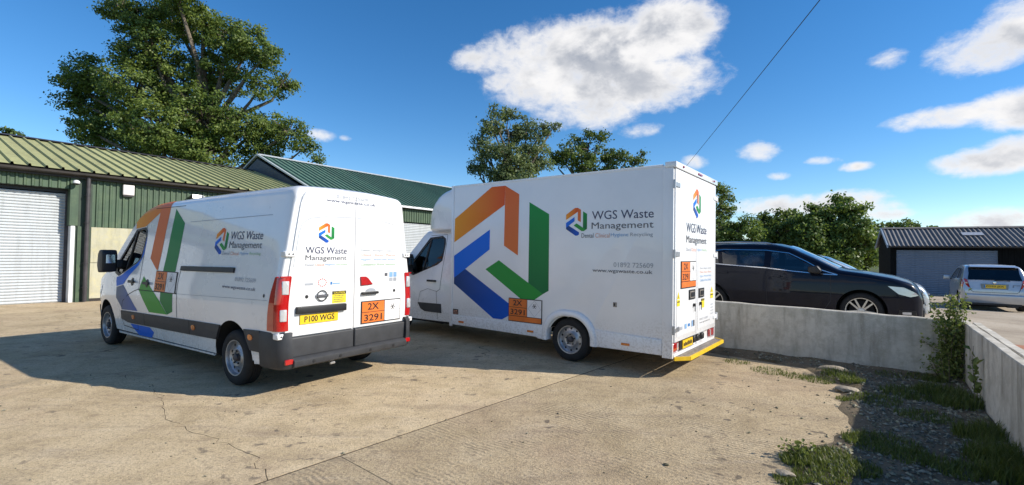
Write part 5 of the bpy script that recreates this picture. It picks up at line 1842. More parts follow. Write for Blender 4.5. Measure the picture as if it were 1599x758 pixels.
SUV = dict(top=[(-.86, .62), (-.84, .95), (-.80, 1.05), (-.50, 1.48), (-.35, 1.535), (.2, 1.572), (.75, 1.578), (1.2, 1.56), (1.5, 1.485), (1.95, 1.265), (2.30, 1.075), (2.7, 1.025), (3.1, .955), (3.34, .875), (3.44, .80), (3.48, .72), (3.50, .60)],
           bot=[(-.86, .38), (-.5, .22), (3.0, .20), (3.50, .24)],
           plan=[(-.86, .80), (-.7, .865), (-.3, .905), (.5, .92), (2.4, .92), (2.9, .905), (3.2, .865), (3.4, .79), (3.50, .69)],
           sect=[(.18, .93), (.35, .985), (.62, 1.0), (.85, .985), (.98, .965), (1.1, .93), (1.4, .80), (1.6, .70)],
           rad=.10, paint='navy_paint', wb=2.638, r=.335, arch=.385, rim=.235, wheel='multi', hw=.92,
           cabin=[(-.35, .42), (-.35, 1.40), (.1, 1.47), (1.15, 1.47), (1.5, 1.36), (2.05, 1.05), (2.15, .9), (2.05, .42)], cabw=.66,
           side=[[(.22, 1.135), (.17, 1.40), (.30, 1.435), (1.02, 1.43), (1.02, 1.095)], [(1.14, 1.085), (1.14, 1.42), (1.44, 1.365), (1.76, 1.20), (1.98, 1.055), (1.60, 1.045)], [(-.38, 1.20), (-.22, 1.36), (.08, 1.39), (.13, 1.15), (-.1, 1.16)]],
           ends=[([(1.40, 1.38), (1.50, 1.70), (2.40, 1.20), (2.22, 1.075), (2.05, 1.06)], .58), ([(-.40, 1.40), (-.62, 1.60), (-1.0, 1.1), (-.70, 1.10), (-.30, 1.15)], .52)],
           lines=[([(-.42, 1.19), (-.15, 1.40), (.2, 1.45), (1.04, 1.44), (1.46, 1.385), (1.77, 1.225), (2.03, 1.065), (2.28, .985)], .008, 'chrome', 'window_trim'),
                  ([(-.42, 1.19), (.0, 1.145), (.26, 1.125), (1.05, 1.08), (1.54, 1.03), (2.05, .99), (2.28, .985)], .008, 'chrome', 'window_trim'),
                  ([(1.09, 1.08), (1.085, .80), (1.10, .33), (2.08, .33), (2.18, .50), (2.17, .97)], .005, 'seam', 'door_seam'),
                  ([(.08, 1.14), (.02, .9), (.20, .68), (.38, .45), (.42, .33), (1.10, .33)], .005, 'seam', 'door_seam')],
           panels=[([(.13, .945), (.34, .945), (.34, .975), (.13, .975)], .03, .02, 'navy_paint', 'door_handle'), ([(1.14, .905), (1.34, .905), (1.34, .935), (1.14, .935)], .03, .02, 'navy_paint', 'door_handle'),
                   ([(3.02, .815), (3.24, .80), (3.40, .71), (3.43, .665), (3.33, .635), (3.17, .68)], .008, .02, 'clear_lens', 'headlamp'),
                   ([(3.18, .40), (3.40, .40), (3.42, .30), (3.16, .30)], .006, .01, 'black_plastic', 'fog_lamp_recess'), ([(3.22, .37), (3.34, .37), (3.34, .33), (3.22, .33)], .012, .01, 'clear_lens', 'fog_lamp'),
                   ([(.42, .22), (2.2, .22), (2.2, .30), (.42, .30)], .008, .02, 'black_plastic', 'sill_trim'), ([(3.02, .255), (3.44, .255), (3.44, .28), (3.02, .28)], .012, .015, 'chrome', 'bumper_trim'),
                   ([(-.84, .80), (-.60, .86), (-.55, .98), (-.78, 1.0)], .006, .02, 'red_lens', 'tail_lamp')],
           mirror=(1.92, 1.06), mirror_mat='black_plastic', seats=(.95, .05), dash=2.1, dashz=.98, glass='tint_glass')

def suv(name, label, x, y, z, rz, paint, group, pitch=0.0):
    v = thing(name, label, 'car', (x, y, z), rz, group)
    P = dict(SUV)
    P['paint'] = paint
    P['panels'] = [(a, b, c, paint if d == 'navy_paint' else d, e) for a, b, c, d, e in SUV['panels']]
    surf, W = build_car(v, P)
    for s in (-1, 1):
        pts = [(-.35, s * .565, 1.56), (-.25, s * .575, 1.595), (.4, s * .59, 1.61), (1.0, s * .585, 1.595), (1.22, s * .57, 1.545)]
        link('roof_rail', MB().tube(pts, .017, 8).mesh('r', 40), 'alloy', v)
    tx, tz = zip(*SUV['top'])
    wv, wf = [], []
    for i in range(9):
        x = 1.44 + .84 * i / 8
        for j in range(9):
            y = -.64 + .16 * j
            wv.append((x, y, lerp(x, tx, tz) + .012 + .032 * (1 - (y / .68) ** 2) - .015 * (abs(y) > .6)))
    for i in range(8):
        for j in range(8):
            a = i * 9 + j
            wf.append((a, a + 1, a + 10, a + 9))
    link('windscreen', MB().add(wv, wf).mesh('w', 60), 'screen_glass', v)
    link('rear_screen', MB().add([(-.50, -.52, 1.46), (-.50, .52, 1.46), (-.80, .52, 1.09), (-.80, -.52, 1.09)], [(0, 1, 2, 3)]).mesh('w'), 'dark_glass', v)
    link('grille', bevel_mesh(MB().prism([(3.44, .48), (3.40, .72), (3.50, .68), (3.53, .50)], -.42, .42, 'y').mesh('g'), .02, 2), 'black_plastic', v)
    link('grille_trim', MB().tube([(3.50, -.44, .70), (3.50, .44, .70)], .012, 8).tube([(3.54, -.40, .47), (3.54, .40, .47)], .010, 8).mesh('t', 40), 'chrome', v)
    link('lower_intake', bevel_mesh(MB().box(3.42, 3.525, -.50, .50, .27, .40).mesh('l'), .02, 2), 'black_plastic', v)
    sh = link('sun_shade', bevel_mesh(MB().box(1.66, 1.70, -.48, -.40, 1.19, 1.25).mesh('s'), .01, 1), 'ink_red', v)
    sh.name = 'dash_ornament'
    return v
suv('parked_car', 'dark navy car with chrome window trim, nearest behind the low concrete wall', 4.92, 11.09, .414, -.694, 'navy_paint', None)
dv = Vector((math.cos(-.694), math.sin(-.694), 0))
lv = Vector((-dv.y, dv.x, 0))
p = Vector((4.92, 11.09, 0)) + lv * 2.75 + dv * .36
suv('parked_car', 'silver car showing only its windscreen and nose beyond the nearest navy car', p.x, p.y, .27, -.694 + .01, 'silver_paint', None).scale = (.94, .97, .97)
p = Vector((4.92, 11.09, 0)) + lv * 5.4 + dv * .15
suv('parked_car', 'farthest of the three cars parked side by side, barely showing behind the others', p.x, p.y, .24, -.694 - .02, 'grey_paint', None).scale = (.93, .97, .96)

HATCH = dict(top=[(-.62, .55), (-.60, .93), (-.545, 1.0), (-.30, 1.42), (-.16, 1.485), (.3, 1.515), (.9, 1.52), (1.4, 1.46), (1.75, 1.33), (2.40, .98), (2.75, .88), (3.0, .76), (3.15, .60), (3.20, .45)],
             bot=[(-.62, .30), (-.4, .20), (2.8, .18), (3.20, .22)],
             plan=[(-.62, .76), (-.5, .805), (-.2, .83), (.4, .838), (2.0, .838), (2.6, .80), (2.95, .70), (3.20, .52)],
             sect=[(.18, .94), (.35, .985), (.62, 1.0), (.85, .985), (.95, .965), (1.1, .925), (1.35, .84), (1.52, .76)],
             rad=.09, paint='silver_paint', wb=2.45, r=.293, arch=.335, rim=.19, wheel='five', hw=.838,
             cabin=[(-.28, .42), (-.28, 1.30), (.1, 1.42), (1.3, 1.42), (1.65, 1.26), (2.25, .98), (2.2, .42)], cabw=.62,
             side=[[(-.20, 1.06), (-.02, 1.36), (.55, 1.40), (.55, 1.02)], [(.66, 1.01), (.66, 1.40), (1.30, 1.38), (1.62, 1.24), (2.08, 1.0)]],
             ends=[([(1.60, 1.26), (1.72, 1.60), (2.60, 1.10), (2.42, .99), (2.2, .98)], .54), ([(-.22, 1.385), (-.42, 1.60), (-.9, 1.0), (-.53, 1.03), (-.2, 1.05)], .60)],
             lines=[([(.60, 1.0), (.60, .35), (1.75, .33), (1.95, .50), (2.0, .95)], .004, 'seam', 'door_seam'), ([(.0, 1.0), (.15, .7), (.33, .45), (.36, .34), (.60, .35)], .004, 'seam', 'door_seam')],
             panels=[([(.10, .90), (.28, .90), (.28, .93), (.10, .93)], .025, .02, 'silver_paint', 'door_handle'), ([(.72, .88), (.92, .88), (.92, .91), (.72, .91)], .025, .02, 'silver_paint', 'door_handle'),
                     ([(2.72, .80), (3.0, .70), (3.06, .58), (2.85, .62)], .008, .02, 'clear_lens', 'headlamp')],
             mirror=(1.85, 1.0), mirror_mat='silver_paint', seats=(.95, .15), dash=2.2, dashz=.92, glass='tint_glass')

def build_hatch():
    q = Vector((15.86, 15.68, 0))
    rz = .925
    v = thing('parked_car', 'silver small hatchback seen from behind at the right edge, in front of the garage', 'car', q + Vector((math.cos(rz), math.sin(rz), 0)) * .62 + Vector((0, 0, .05)), rz)
    surf, W = build_car(v, HATCH)
    # rear: tailgate with screen, lamps, plate, wiper
    def rf(a, z):                              # rear face leaning forward above the waist
        x = lerp(z, [.30, .50, .60, .93, .985, 1.42], [-.60, -.625, -.625, -.61, -.56, -.31])
        n = Vector((-1, 0, .0)) if z < .95 else Vector((-.87, 0, .5))
        return (x, a, z), tuple(n)
    link('windscreen', MB().add([(1.70, -.54, 1.345), (1.70, .54, 1.345), (2.40, .56, .995), (2.40, -.56, .995)], [(0, 1, 2, 3)]).mesh('w'), 'tint_glass', v)
    link('rear_screen', MB().add([(-.33, -.57, 1.395), (-.33, .57, 1.395), (-.555, .64, 1.03), (-.555, -.64, 1.03)], [(0, 1, 2, 3)]).mesh('w'), 'dark_glass', v)
    seamq = [(.66, .98), (.56, .66), (.50, .62), (-.50, .62), (-.56, .66), (-.66, .98)]
    q = []
    for (x0, z0), (x1, z1) in zip(seamq[:-1], seamq[1:]):
        t = Vector((x1 - x0, z1 - z0)).normalized() * .006
        q.append([(x0 - t.y, z0 + t.x), (x1 - t.y, z1 + t.x), (x1 + t.y, z1 - t.x), (x0 + t.y, z0 - t.x)])
    link('tailgate_seam', on_surface(q, rf, .004, 0, .05), 'seam', v)
    for s in (-1, 1):
        tl = link('tail_lamp', bevel_mesh(on_surface([[(s * .585, .76), (s * .80, .77), (s * .795, .92), (s * .72, 1.06), (s * .655, 1.03)]], lambda a, z: ((-.60 + .10 * max(0, abs(a) - .64) / .15 + .30 * max(0, z - .93), a, z), (-1, 0, 0)), .012, .05, .05), .006, 1), 'red_lens', v)
        link('indicator_band', on_surface([[(s * .645, .90), (s * .78, .90), (s * .775, .925), (s * .65, .925)]], lambda a, z: ((-.60 + .10 * max(0, abs(a) - .64) / .15, a, z), (-1, 0, 0)), .016, .0, .05), 'clear_lens', tl)
        link('bumper_reflector', rect(rf, s * .48, s * .60, .40, .43, 'red_lens', v, 'reflector', .01, .008).data.copy(), None, tl) if False else None
    for s in (-1, 1):
        link('tail_lamp_side', on_surface([[(-.58, .77), (-.40, .80), (-.36, .90), (-.44, 1.04), (-.52, 1.0), (-.575, .92)]], surf(s), .010, .03, .04), 'red_lens', v)
    pr = link('plate_recess', bevel_mesh(on_surface([[(.31, .73), (-.31, .73), (-.33, .90), (.33, .90)]], rf, .004, .01, .5), .003, 1), 'grey_paint', v)
    pl = rect(rf, .26, -.26, .76, .872, 'plate_yellow', v, 'number_plate', .014, .011)
    lettering('FG53 JSX', rf, .20, -.215, .783, .850, 'ink_black', pl, .0155, .018)
    rect(rf, .258, .222, .765, .867, 'ink_blue', pl, 'plate_band', .0152)
    wp = link('rear_wiper', MB().tube([(-.60, 0, 1.005), (-.615, -.03, 1.02), (-.60, -.25, 1.03), (-.585, -.36, 1.01)], .012, 6).tube([(-.575, .28, 1.035), (-.60, -.22, 1.035)], .008, 6).mesh('w', 40), 'black_plastic', v)
    link('badge', MB().lathe([(.001, -.01), (.04, -.006), (.045, .01)], 16, 'x', (-.605, 0, .945)).mesh('b', 40), 'chrome', v)
    scribble(rf, -.42, -.58, .865, .885, 'ink_grey', v, 5, .006)
    link('tailgate_lock', MB().lathe([(.001, -.006), (.014, -.004), (.014, .01)], 10, 'x', (-.612, -.43, .83)).mesh('l'), 'ink_black', v)
    link('rear_bumper', bevel_mesh(MB().prism([(-.55, .24), (-.60, .26), (-.655, .42), (-.655, .53), (-.60, .58), (-.52, .58)], -.70, .70, 'y').mesh('b'), .02, 2), 'silver_paint', v)
    link('bumper_valance', MB().box(-.60, -.45, -.62, .62, .20, .262).mesh('b'), 'black_plastic', v)
    link('exhaust', MB().tube([(-.4, -.42, .20), (-.60, -.42, .19)], .03, 10).box(-.55, -.25, -.55, -.30, .14, .22).mesh('e', 40), 'steel_dark', v)
    link('spoiler', bevel_mesh(MB().prism([(-.40, 1.45), (-.22, 1.46), (-.10, 1.515), (-.30, 1.485)], -.56, .56, 'y').mesh('s'), .006, 1), 'silver_paint', v)
build_hatch()

# ------------------------------------------------------------------ trees
def leaves_mesh(cent, size, col, seed=0, out=None, aspect=1.6):
    """One small bent leaf per centre; numpy arrays straight into a mesh."""
    rg = np.random.default_rng(seed)
    n = len(cent)
    nr = rg.normal(size=(n, 3)) * .75
    if out is not None:
        nr = nr + out + np.array([0, 0, .35])
    nr /= np.linalg.norm(nr, axis=1, keepdims=True)
    d = np.cross(nr, rg.normal(size=(n, 3)))
    d /= np.linalg.norm(d, axis=1, keepdims=True)
    e = np.cross(nr, d)
    s = size[:, None]
    vs = np.empty((n, 4, 3))
    vs[:, 0] = cent - d * s * aspect / 2
    vs[:, 1] = cent + e * s * .5
    vs[:, 2] = cent + d * s * aspect / 2
    vs[:, 3] = cent - e * s * .5
    me = bpy.data.meshes.new('leaves')
    me.vertices.add(4 * n)
    me.vertices.foreach_set('co', vs.reshape(-1))
    me.loops.add(4 * n)
    me.loops.foreach_set('vertex_index', np.arange(4 * n, dtype=np.int32))
    me.polygons.add(n)
    me.polygons.foreach_set('loop_start', np.arange(0, 4 * n, 4, dtype=np.int32))
    me.polygons.foreach_set('loop_total', np.full(n, 4, dtype=np.int32))
    me.update()
    a = me.color_attributes.new('Col', 'FLOAT_COLOR', 'POINT')
    c = np.ones((4 * n, 4), dtype=np.float32)
    c[:, :3] = np.repeat(col, 4)[:, None]
    a.data.foreach_set('color', c.reshape(-1))
    return me

def tree(name, label, lobes, Y, trunk, mat, dens=1.0, leaf=.17, group=None, seed=1, clump=.5, per=38, bare=0):
    """lobes: (pixel x, pixel y, pixel radius) of the boughs; each becomes a leafy mass with its own depth at distance Y."""
    rg = np.random.default_rng(seed)
    pm = F_PX / Y
    base = at(trunk, 400, Y)
    base.z = 0
    C, S_, K, O_ = [], [], [], []
    t = thing(name, label, 'tree', base, 0, group)
    wood = MB()
    L = []
    for px, py, pr in lobes:
        r_ = pr / pm
        c = at(px, py, Y + rg.uniform(-1, 1) * r_ * 1.1)
        L.append((np.array(c), r_))
    topz = max(c[2] for c, r_ in L)
    fork = topz * .33
    b = np.array(base)
    spine = [b, b + [.1, .0, fork * .5], b + [-.1, .1, fork], b + [.3, .1, topz * .62], b + [0, 0, topz * .9]]
    r0 = max(.16, topz * .032)
    wood.tube([Vector(p) - base for p in spine], [r0 * 1.25, r0, r0 * .85, r0 * .5, r0 * .12], 9)
    for li, (c, r_) in enumerate(L):
        s0 = b + np.array([0, 0, max(fork * .7, min(c[2] * .62, topz * .75))])
        m1 = s0 * .55 + c * .45 + rg.normal(size=3) * .35 - np.array([0, 0, .4])
        m2 = s0 * .2 + c * .8 + rg.normal(size=3) * .3
        wood.tube([Vector(p) - base for p in (s0, m1, m2, c)], [r0 * .38, r0 * .26, r0 * .15, r0 * .04], 6)
        ncl = max(4, int(dens * 30 * (r_ / clump) ** 2 / 9))
        for _ in range(ncl):
            d = rg.normal(size=3)
            d /= np.linalg.norm(d)
            rad = r_ * (rg.uniform(.15, 1.0) ** .40) * rg.uniform(.78, 1.2)
            cc = c + d * rad * np.array([1, 1, .86])
            if rg.uniform() < .45:
                wood.tube([Vector(c + d * rad * .2) - base, Vector(c + d * rad * .6 + rg.normal(size=3) * .12) - base, Vector(cc) - base], [.05, .03, .012], 4, False)
            k = int(per * rg.uniform(.6, 1.4))
            cr = clump * rg.uniform(.55, 1.15)
            pts = rg.normal(size=(k, 3)) * cr * np.array([.62, .62, .40])
            C.append(cc + pts)
            ou = pts * .6 + d * cr
            O_.append(ou / np.linalg.norm(ou, axis=1, keepdims=True))
            S_.append(leaf * rg.uniform(.6, 1.35, k))
            tone = np.clip(rg.normal(.42, .22), 0, 1)
            K.append(np.clip(tone + rg.normal(0, .16, k), 0, 1))
    for _ in range(bare):                          # bare twigs poking out
        c, r_ = L[rg.integers(len(L))]
        d = rg.normal(size=3)
        d /= np.linalg.norm(d)
        e = c + d * r_ * 1.35
        wood.tube([Vector(c) - base, Vector(c * .4 + e * .6 + rg.normal(size=3) * .2) - base, Vector(e) - base], [.06, .035, .01], 5)
    C = np.concatenate(C) - b
    link('crown', leaves_mesh(C, np.concatenate(S_), np.concatenate(K), seed + 50, np.concatenate(O_)), mat, t)
    link('trunk', wood.mesh('wood', 60), 'bark', t)
    return t

def crop(x0, y0, sc, lst):
    return [(x0 + u / sc, y0 + v_ / sc, r_ / sc) for u, v_, r_ in lst]

tree('oak_tree', 'huge spreading oak rising behind the olive roofed farm unit', crop(70, 0, 2.807, [
    (330, 40, 75), (420, 90, 95), (560, 70, 130), (690, 120, 120), (600, -60, 130), (800, 170, 110), (900, 210, 100), (970, 250, 75), (1040, 370, 62), (950, 380, 60), (480, 230, 130), (350, 250, 60), (190, 330, 95), (95, 340, 52),
    (110, 440, 60), (240, 430, 125), (400, 400, 140), (590, 370, 160), (760, 330, 130), (690, 520, 150), (500, 570, 150), (310, 560, 130), (190, 570, 80), (850, 560, 120), (980, 570, 95), (1070, 590, 80), (1140, 650, 48), (950, 680, 100), (700, 680, 110), (420, 660, 110), (1200, 700, 25)]),
     36, 305, 'leaf_oak', 1.15, .125, None, 3, .46, 62, 22)
tree('willow_tree', 'grey-green loose crowned tree above the front half of the box truck', crop(700, 150, 4.569, [
    (330, 120, 60), (430, 150, 70), (300, 220, 85), (430, 270, 110), (560, 230, 90), (670, 240, 70), (755, 215, 38), (260, 360, 90), (420, 430, 130), (590, 380, 120), (240, 500, 80), (160, 500, 32), (500, 540, 120), (340, 560, 110), (640, 500, 100), (220, 300, 40), (460, 680, 200)]),
     42, 790, 'leaf_willow', 1.2, .135, 'trees beyond the yard', 8, .45, 44, 8)
tree('oak_tree', 'dark tufted tree just right of the grey-green one above the truck roof', crop(700, 150, 4.569, [
    (900, 310, 45), (1040, 280, 55), (1115, 285, 48), (870, 400, 90), (1010, 390, 90), (1140, 430, 75), (800, 450, 85), (1240, 420, 60), (1370, 440, 45), (1320, 500, 60), (960, 480, 100), (1150, 520, 90), (1000, 620, 160)]),
     46, 905, 'leaf_dark', 1.1, .145, 'trees beyond the yard', 21, .45, 44, 8)
tree('ash_tree', 'tall dark tree standing directly behind the back of the box truck', crop(1090, 260, 4.21, [
    (60, 140, 60), (120, 150, 55), (165, 200, 60), (120, 280, 90), (195, 290, 45), (90, 400, 110), (0, 260, 90)]), 44, 1105, 'leaf_dark', 1.2, .145, 'trees beyond the yard', 33, .45, 44, 5)
tree('hawthorn_tree', 'yellow-green bushy tree low behind the roof of the navy car', crop(1090, 260, 4.21, [
    (170, 420, 90), (300, 390, 80), (380, 440, 60), (250, 470, 90), (110, 470, 80), (400, 500, 60), (300, 560, 110), (180, 580, 110)]), 40, 1150, 'leaf_bush', 1.3, .15, 'trees beyond the yard', 41, .42, 44)
tree('hawthorn_tree', 'dark rounded tree left of the tallest one above the parked cars', crop(1090, 260, 4.21, [
    (500, 350, 75), (610, 330, 65), (440, 370, 55), (560, 430, 120), (450, 460, 80), (640, 430, 100), (500, 560, 130), (640, 560, 120)]), 43, 1215, 'leaf_dark', 1.3, .17, 'trees beyond the yard', 52, .45, 44)
tree('oak_tree', 'tall sunlit rounded tree between the parked cars and the black garage', crop(1090, 260, 4.21, [
    (800, 300, 80), (940, 240, 62), (1000, 290, 80), (880, 380, 130), (1010, 410, 120), (1090, 480, 90), (740, 380, 90), (740, 480, 110), (880, 520, 150), (1040, 560, 120), (1060, 290, 35), (1120, 600, 90), (800, 620, 130), (960, 640, 120)]), 39, 1325, 'leaf_bush', 1.4, .16, 'trees beyond the yard', 63, .45, 46)
tree('oak_tree', 'distant treetop showing above the ridge of the black garage', crop(1360, 320, 3.79, [
    (30, 140, 40), (140, 120, 40), (200, 115, 38), (260, 135, 34), (100, 190, 60), (220, 190, 70), (0, 200, 50)]), 60, 1405, 'leaf_dark', 1.3, .22, 'trees beyond the yard', 74, .6, 36)
tree('pine_tree', 'small distant treetop over the far left end of the olive roof', [(14, 208, 9), (27, 212, 8), (18, 222, 14)], 60, 18, 'leaf_dark', 1.5, .22, 'trees beyond the yard', 85, .5, 30)
tree('pine_tree', 'tiny treetop just above the garage ridge at the right', crop(1360, 320, 3.79, [(370, 140, 18), (350, 150, 16), (360, 180, 30)]), 70, 1457, 'leaf_dark', 1.5, .24, 'trees beyond the yard', 96, .5, 30)

# ------------------------------------------------------------------ overhead line and its pole
A_ = at(1275, 0, 10.8)
B_ = at(1083, 245, 27.6)
d_ = (A_ - B_)
far = B_ - d_ * .22
near = A_ + d_ * 1.3
pts = []
for i in range(40):
    t = i / 39
    q = far.lerp(near, t)
    pts.append((q.x, q.y, q.z - .10 * math.sin(math.pi * t)))
tag(link('overhead_cable', MB().tube(pts, .011, 5).mesh('cable', 60), 'cable_black'), 'single thin overhead cable crossing the sky above the box truck', 'cable')
pl = thing('utility_pole', 'wooden pole carrying the overhead cable, standing behind the box truck', 'pole', (far.x, far.y, 0))
link('shaft', MB().tube([(0, 0, -.1), (0, 0, far.z * .5), (0, 0, far.z + .15)], [.15, .13, .11], 12).mesh('p', 60), 'wood_pole', pl)
link('insulator', MB().lathe([(.02, -.05), (.05, -.03), (.05, .0), (.03, .02), (.045, .04), (.02, .07)], 12, 'z', (.1, -.05, far.z)).mesh('i', 40), 'trim_white', pl)

# ------------------------------------------------------------------ gravel pit, weeds and grass
def pit_edge(b):
    """How far the gravel reaches from the right wall (negative a) at position b."""
    e = 1.24 + .30 * (vnoise(b, 3.1, 1.1, 2) - .5) + .16 * (vnoise(b, 1.7, 4.0, 5) - .5) + .22 * sstep(-3.6, -4.6, b)
    e += .55 * sstep(-1.9, -.6, b) + 1.6 * sstep(-.62, -.25, b)
    return e
def pit_h(a, b):
    d = a + pit_edge(b)
    return -.03 + .065 * sstep(-.12, .22, d) + .03 * (vnoise(a, b, 3.0, 1) - .5) * sstep(0, .3, d) + .05 * sstep(-.35, 0, a) * .6 + .04 * sstep(-.4, 0, b)
def build_pit():
    na, nb = 52, 120
    vs, fs = [], []
    for i in range(na + 1):
        a = -4.2 + 4.195 * i / na
        for j in range(nb + 1):
            b = -8.4 + 8.395 * j / nb
            p = ab(a, b)
            vs.append((p.x, p.y, pit_h(a, b)))
    for i in range(na):
        for j in range(nb):
            q = (i * (nb + 1) + j, (i + 1) * (nb + 1) + j, (i + 1) * (nb + 1) + j + 1, i * (nb + 1) + j + 1)
            if max(vs[k][2] for k in q) > -.025:
                fs.append(q)
    o = struct('gravel_bed', MB().add(vs, fs).mesh('pit', 60), 'gravel_bed')
    # loose stones
    rg = np.random.default_rng(4)
    ico = np.array([(1, 0, 0), (-1, 0, 0), (0, 1, 0), (0, -1, 0), (0, 0, 1), (0, 0, -1)], float)
    tri = [(0, 2, 4), (2, 1, 4), (1, 3, 4), (3, 0, 4), (2, 0, 5), (1, 2, 5), (3, 1, 5), (0, 3, 5)]
    V, F = [], []
    n = 0
    while n < 7000:
        if n < 6500:
            b = -rg.uniform(0.02, 6.5)
            a = -rg.uniform(.03, pit_edge(b) - .08) * (1 - .12 * rg.uniform())
        else:
            b = -rg.uniform(0.02, 6.5)
            a = -rg.uniform(.03, pit_edge(b) + rg.exponential(.35))
        p = ab(a, b)
        s = .006 + .010 * rg.exponential(.8)
        s = min(s, .035)
        z = max(pit_h(a, b), 0.0) + s * .25
        k = ico * rg.uniform(.6, 1.2, (6, 1)) * np.array([1, rg.uniform(.6, 1), rg.uniform(.4, .75)]) * s
        an = rg.uniform(0, 6.28)
        c, sn = math.cos(an), math.sin(an)
        k = np.stack([k[:, 0] * c - k[:, 1] * sn, k[:, 0] * sn + k[:, 1] * c, k[:, 2]], 1) + np.array([p.x, p.y, z])
        o_ = len(V)
        V += k.tolist()
        F += [tuple(i + o_ for i in t) for t in tri]
        n += 1
    for _ in range(900):                       # crumbs of stone scattered over the yard
        x, y = rg.uniform(-6, 4.2), rg.uniform(2.4, 9.5)
        P = Vector((x, y, 0)) - CORNER
        if P.dot(E1) > -.05:
            continue
        s = .003 + .004 * rg.exponential(.8)
        k = ico * rg.uniform(.6, 1.2, (6, 1)) * np.array([1, rg.uniform(.6, 1), rg.uniform(.5, .8)]) * s + np.array([x, y, s * .4])
        o_ = len(V)
        V += k.tolist()
        F += [tuple(i + o_ for i in t) for t in tri]
        n += 1
    me = bpy.data.meshes.new('stones')
    me.from_pydata(V, [], F)
    at_ = me.color_attributes.new('Col', 'FLOAT_COLOR', 'POINT')
    tone = np.repeat(rg.uniform(.09, .32, n), 6)
    warm = np.repeat(rg.uniform(.70, .95, n), 6)
    cc = np.stack([tone, tone * (.88 + .1 * warm), tone * warm * .85, np.ones(len(tone))], 1).astype(np.float32)
    at_.data.foreach_set('color', cc.reshape(-1))
    st = link('gravel', me, 'print_rough')
    st['kind'] = 'stuff'
    tag(st, 'loose grey gravel stones lying in the corner by the concrete walls', 'gravel')
mt = col_attr('print_rough', .9, 0)
build_pit()

def blades(spots, mat, name, label, seed=0, wide=.006):
    """spots: (world point, radius, number, height). Curved grass blades, one mesh."""
    rg = np.random.default_rng(seed)
    V, F, Cc = [], [], []
    for c, r_, n, h in spots:
        for _ in range(n):
            an, q = rg.uniform(0, 6.28), r_ * math.sqrt(rg.uniform())
            x, y = c.x + q * math.cos(an), c.y + q * math.sin(an)
            P = Vector((x, y, 0)) - CORNER
            a, b = P.dot(E2), P.dot(E1)
            if a > -.01 or b > -.01:
                continue
            z = max(0, pit_h(a, b)) - .005
            hh = h * rg.uniform(.35, 1.15)
            d = rg.uniform(0, 6.28)
            lean = hh * rg.uniform(.15, .8)
            w_ = wide * rg.uniform(.6, 1.3)
            px, py = -math.sin(d) * w_, math.cos(d) * w_
            o_ = len(V)
            V += [(x - px, y - py, z), (x + px, y + py, z), (x + math.cos(d) * lean * .35 + px * .7, y + math.sin(d) * lean * .35 + py * .7, z + hh * .6), (x + math.cos(d) * lean * .35 - px * .7, y + math.sin(d) * lean * .35 - py * .7, z + hh * .6), (x + math.cos(d) * lean, y + math.sin(d) * lean, z + hh)]
            F += [(o_, o_ + 1, o_ + 2, o_ + 3), (o_ + 3, o_ + 2, o_ + 4)]
            Cc += [float(np.clip(rg.normal(.45, .25), 0, 1))] * 5
    me = bpy.data.meshes.new('grass')
    me.from_pydata(V, [], F)
    at_ = me.color_attributes.new('Col', 'FLOAT_COLOR', 'POINT')
    at_.data.foreach_set('color', np.repeat(np.array(Cc, np.float32), 4))
    o = link(name, me, mat)
    o['kind'] = 'stuff'
    tag(o, label, 'grass')
    return o
sp = []
for px, py, r_, n, h in [(1250, 722, .16, 700, .07), (1280, 750, .20, 700, .05), (1235, 752, .12, 300, .05), (1300, 715, .14, 350, .05), (1310, 590, .22, 420, .09), (1330, 600, .16, 350, .08), (1275, 594, .22, 380, .05), (1240, 588, .2, 260, .04), (1320, 625, .10, 160, .05), (1200, 580, .25, 300, .05), (1150, 566, .2, 160, .05),
                         (1420, 620, .30, 800, .08), (1370, 630, .25, 500, .06), (1470, 620, .25, 800, .12), (1500, 640, .22, 700, .13), (1440, 655, .25, 500, .06), (1380, 700, .30, 900, .06), (1420, 720, .22, 500, .06), (1330, 740, .2, 700, .06), (1530, 690, .20, 700, .15), (1560, 730, .22, 900, .17), (1590, 757, .25, 900, .16), (1490, 740, .2, 500, .08), (1350, 690, .2, 400, .05), (1460, 600, .15, 300, .08), (1390, 590, .2, 150, .05), (1440, 595, .2, 200, .06)]:
    sp.append((gnd(px, py), r_, n, h))
blades(sp, 'leaf_grass', 'grass', 'patchy grass and moss growing through the gravel by the walls', 3, .0045)

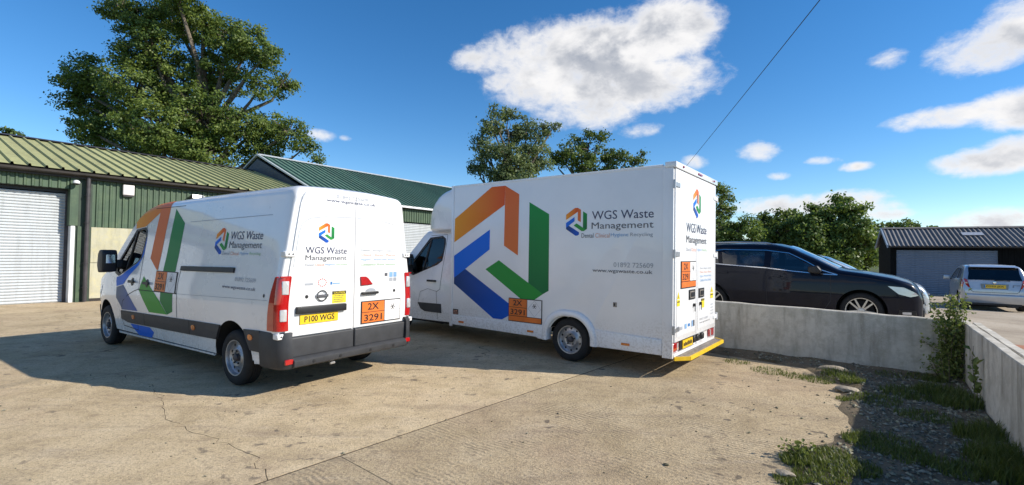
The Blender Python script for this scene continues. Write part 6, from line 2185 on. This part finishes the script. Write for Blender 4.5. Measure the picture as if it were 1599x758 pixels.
def leafy(name, label, base, stems, mat, seed, leaf, cat='plant', group=None):
    """Weed with stalks: stems is a list of (points, leaves per stem)."""
    rg = np.random.default_rng(seed)
    t = thing(name, label, cat, base, 0, group)
    w_ = MB()
    V, F, Cc = [], [], []
    for pts, n, spread in stems:
        pts = [Vector(p) for p in pts]
        w_.tube(pts, [.006 - .004 * i / (len(pts) - 1) for i in range(len(pts))], 5)
        for _ in range(n):
            u = rg.uniform(.12, 1.0) * (len(pts) - 1)
            i = min(int(u), len(pts) - 2)
            c = pts[i].lerp(pts[i + 1], u - i) + Vector(rg.normal(size=3) * spread)
            d = Vector(rg.normal(size=3) + np.array([0, 0, .15])).normalized()
            e = d.cross(Vector(rg.normal(size=3))).normalized()
            s = leaf * rg.uniform(.5, 1.3)
            nn = d.cross(e) * s * .12
            o_ = len(V)
            V += [c, c + d * s * .5 + e * s * .32 + nn, c + d * s, c + d * s * .5 - e * s * .32 + nn]
            F += [(o_, o_ + 1, o_ + 2), (o_, o_ + 2, o_ + 3)]
            Cc += [float(np.clip(rg.normal(.5, .25), 0, 1))] * 4
    me = bpy.data.meshes.new('foliage')
    me.from_pydata([tuple(v_) for v_ in V], [], F)
    at_ = me.color_attributes.new('Col', 'FLOAT_COLOR', 'POINT')
    at_.data.foreach_set('color', np.repeat(np.array(Cc, np.float32), 4))
    link('foliage', me, mat, t)
    link('stems', w_.mesh('stems', 60), 'bark', t)
    return t

rg = np.random.default_rng(9)
base = ab(-.15, -.22, .0)
stems = []
for k in range(30):
    h = rg.uniform(.45, 1.30)
    dx, dy = rg.normal(0, .055, 2)
    stems.append(([(dx * .3, dy * .3, 0), (dx * .6, dy * .6, h * .4), (dx * 1.0, dy * 1.0, h * .75), (dx * 1.5 + rg.normal(0, .05), dy * 1.5 + rg.normal(0, .05), h)], int(95 * h), .042))
for k in range(14):
    dx, dy = rg.normal(0, .11, 2)
    h = rg.uniform(.2, .5)
    stems.append(([(dx * .5, dy * .5, 0), (dx, dy, h * .6), (dx * 1.3, dy * 1.3, h)], 30, .06))
leafy('weed_bush', 'tall straggly weed filling the inner corner of the concrete walls', base, stems, 'leaf_weed', 12, .050)
base = ab(-.07, -1.75, .02)
stems = [([(0, 0, 0), (.01, .02, .25), (-.02, .01, .5), (0, .02, .72)], 26, .02), ([(.02, 0, 0), (.06, .04, .2), (.08, .06, .36)], 18, .03)]
leafy('weed_stalk', 'single tall leafy stalk against the right concrete wall', base, stems, 'leaf_weed', 15, .085)
base = gnd(1252, 716)
stems = []
for k in range(16):
    an = rg.uniform(0, 6.28)
    r_ = rg.uniform(.05, .15)
    stems.append(([(0, 0, 0), (r_ * .5 * math.cos(an), r_ * .5 * math.sin(an), .06), (r_ * math.cos(an), r_ * math.sin(an), rg.uniform(.05, .13))], 14, .018))
leafy('broadleaf_weed', 'bright green broadleaf weed at the sunlit broken edge of the concrete', base, stems, 'leaf_weed', 17, .040)
for i, (px, py, s_, lb) in enumerate([(1300, 581, .13, 'flat buff stone lying in the grass below the concrete wall'), (1322, 613, .09, 'small broken slab of concrete on the edge of the gravel'), (1225, 745, .05, 'small pale stone at the bottom edge near the green weed')]):
    me = bpy.data.meshes.new('stone')
    bm = bmesh.new()
    bmesh.ops.create_icosphere(bm, subdivisions=2, radius=1)
    for v_ in bm.verts:
        k = 1 + .35 * (vnoise(v_.co.x * 2 + i * 5, v_.co.y * 2 + v_.co.z, 1.3, 8) - .5)
        v_.co = Vector((v_.co.x * s_ * 1.5 * k, v_.co.y * s_ * k, v_.co.z * s_ * .45 * k))
    bm.to_mesh(me)
    bm.free()
    smooth_mesh(me, 25)
    o = tag(link('stone', me, 'stone_buff'), lb, 'stone')
    o.location = gnd(px, py) + Vector((0, 0, s_ * .2 + .02))
    o.rotation_euler = (0, 0, R(-30))
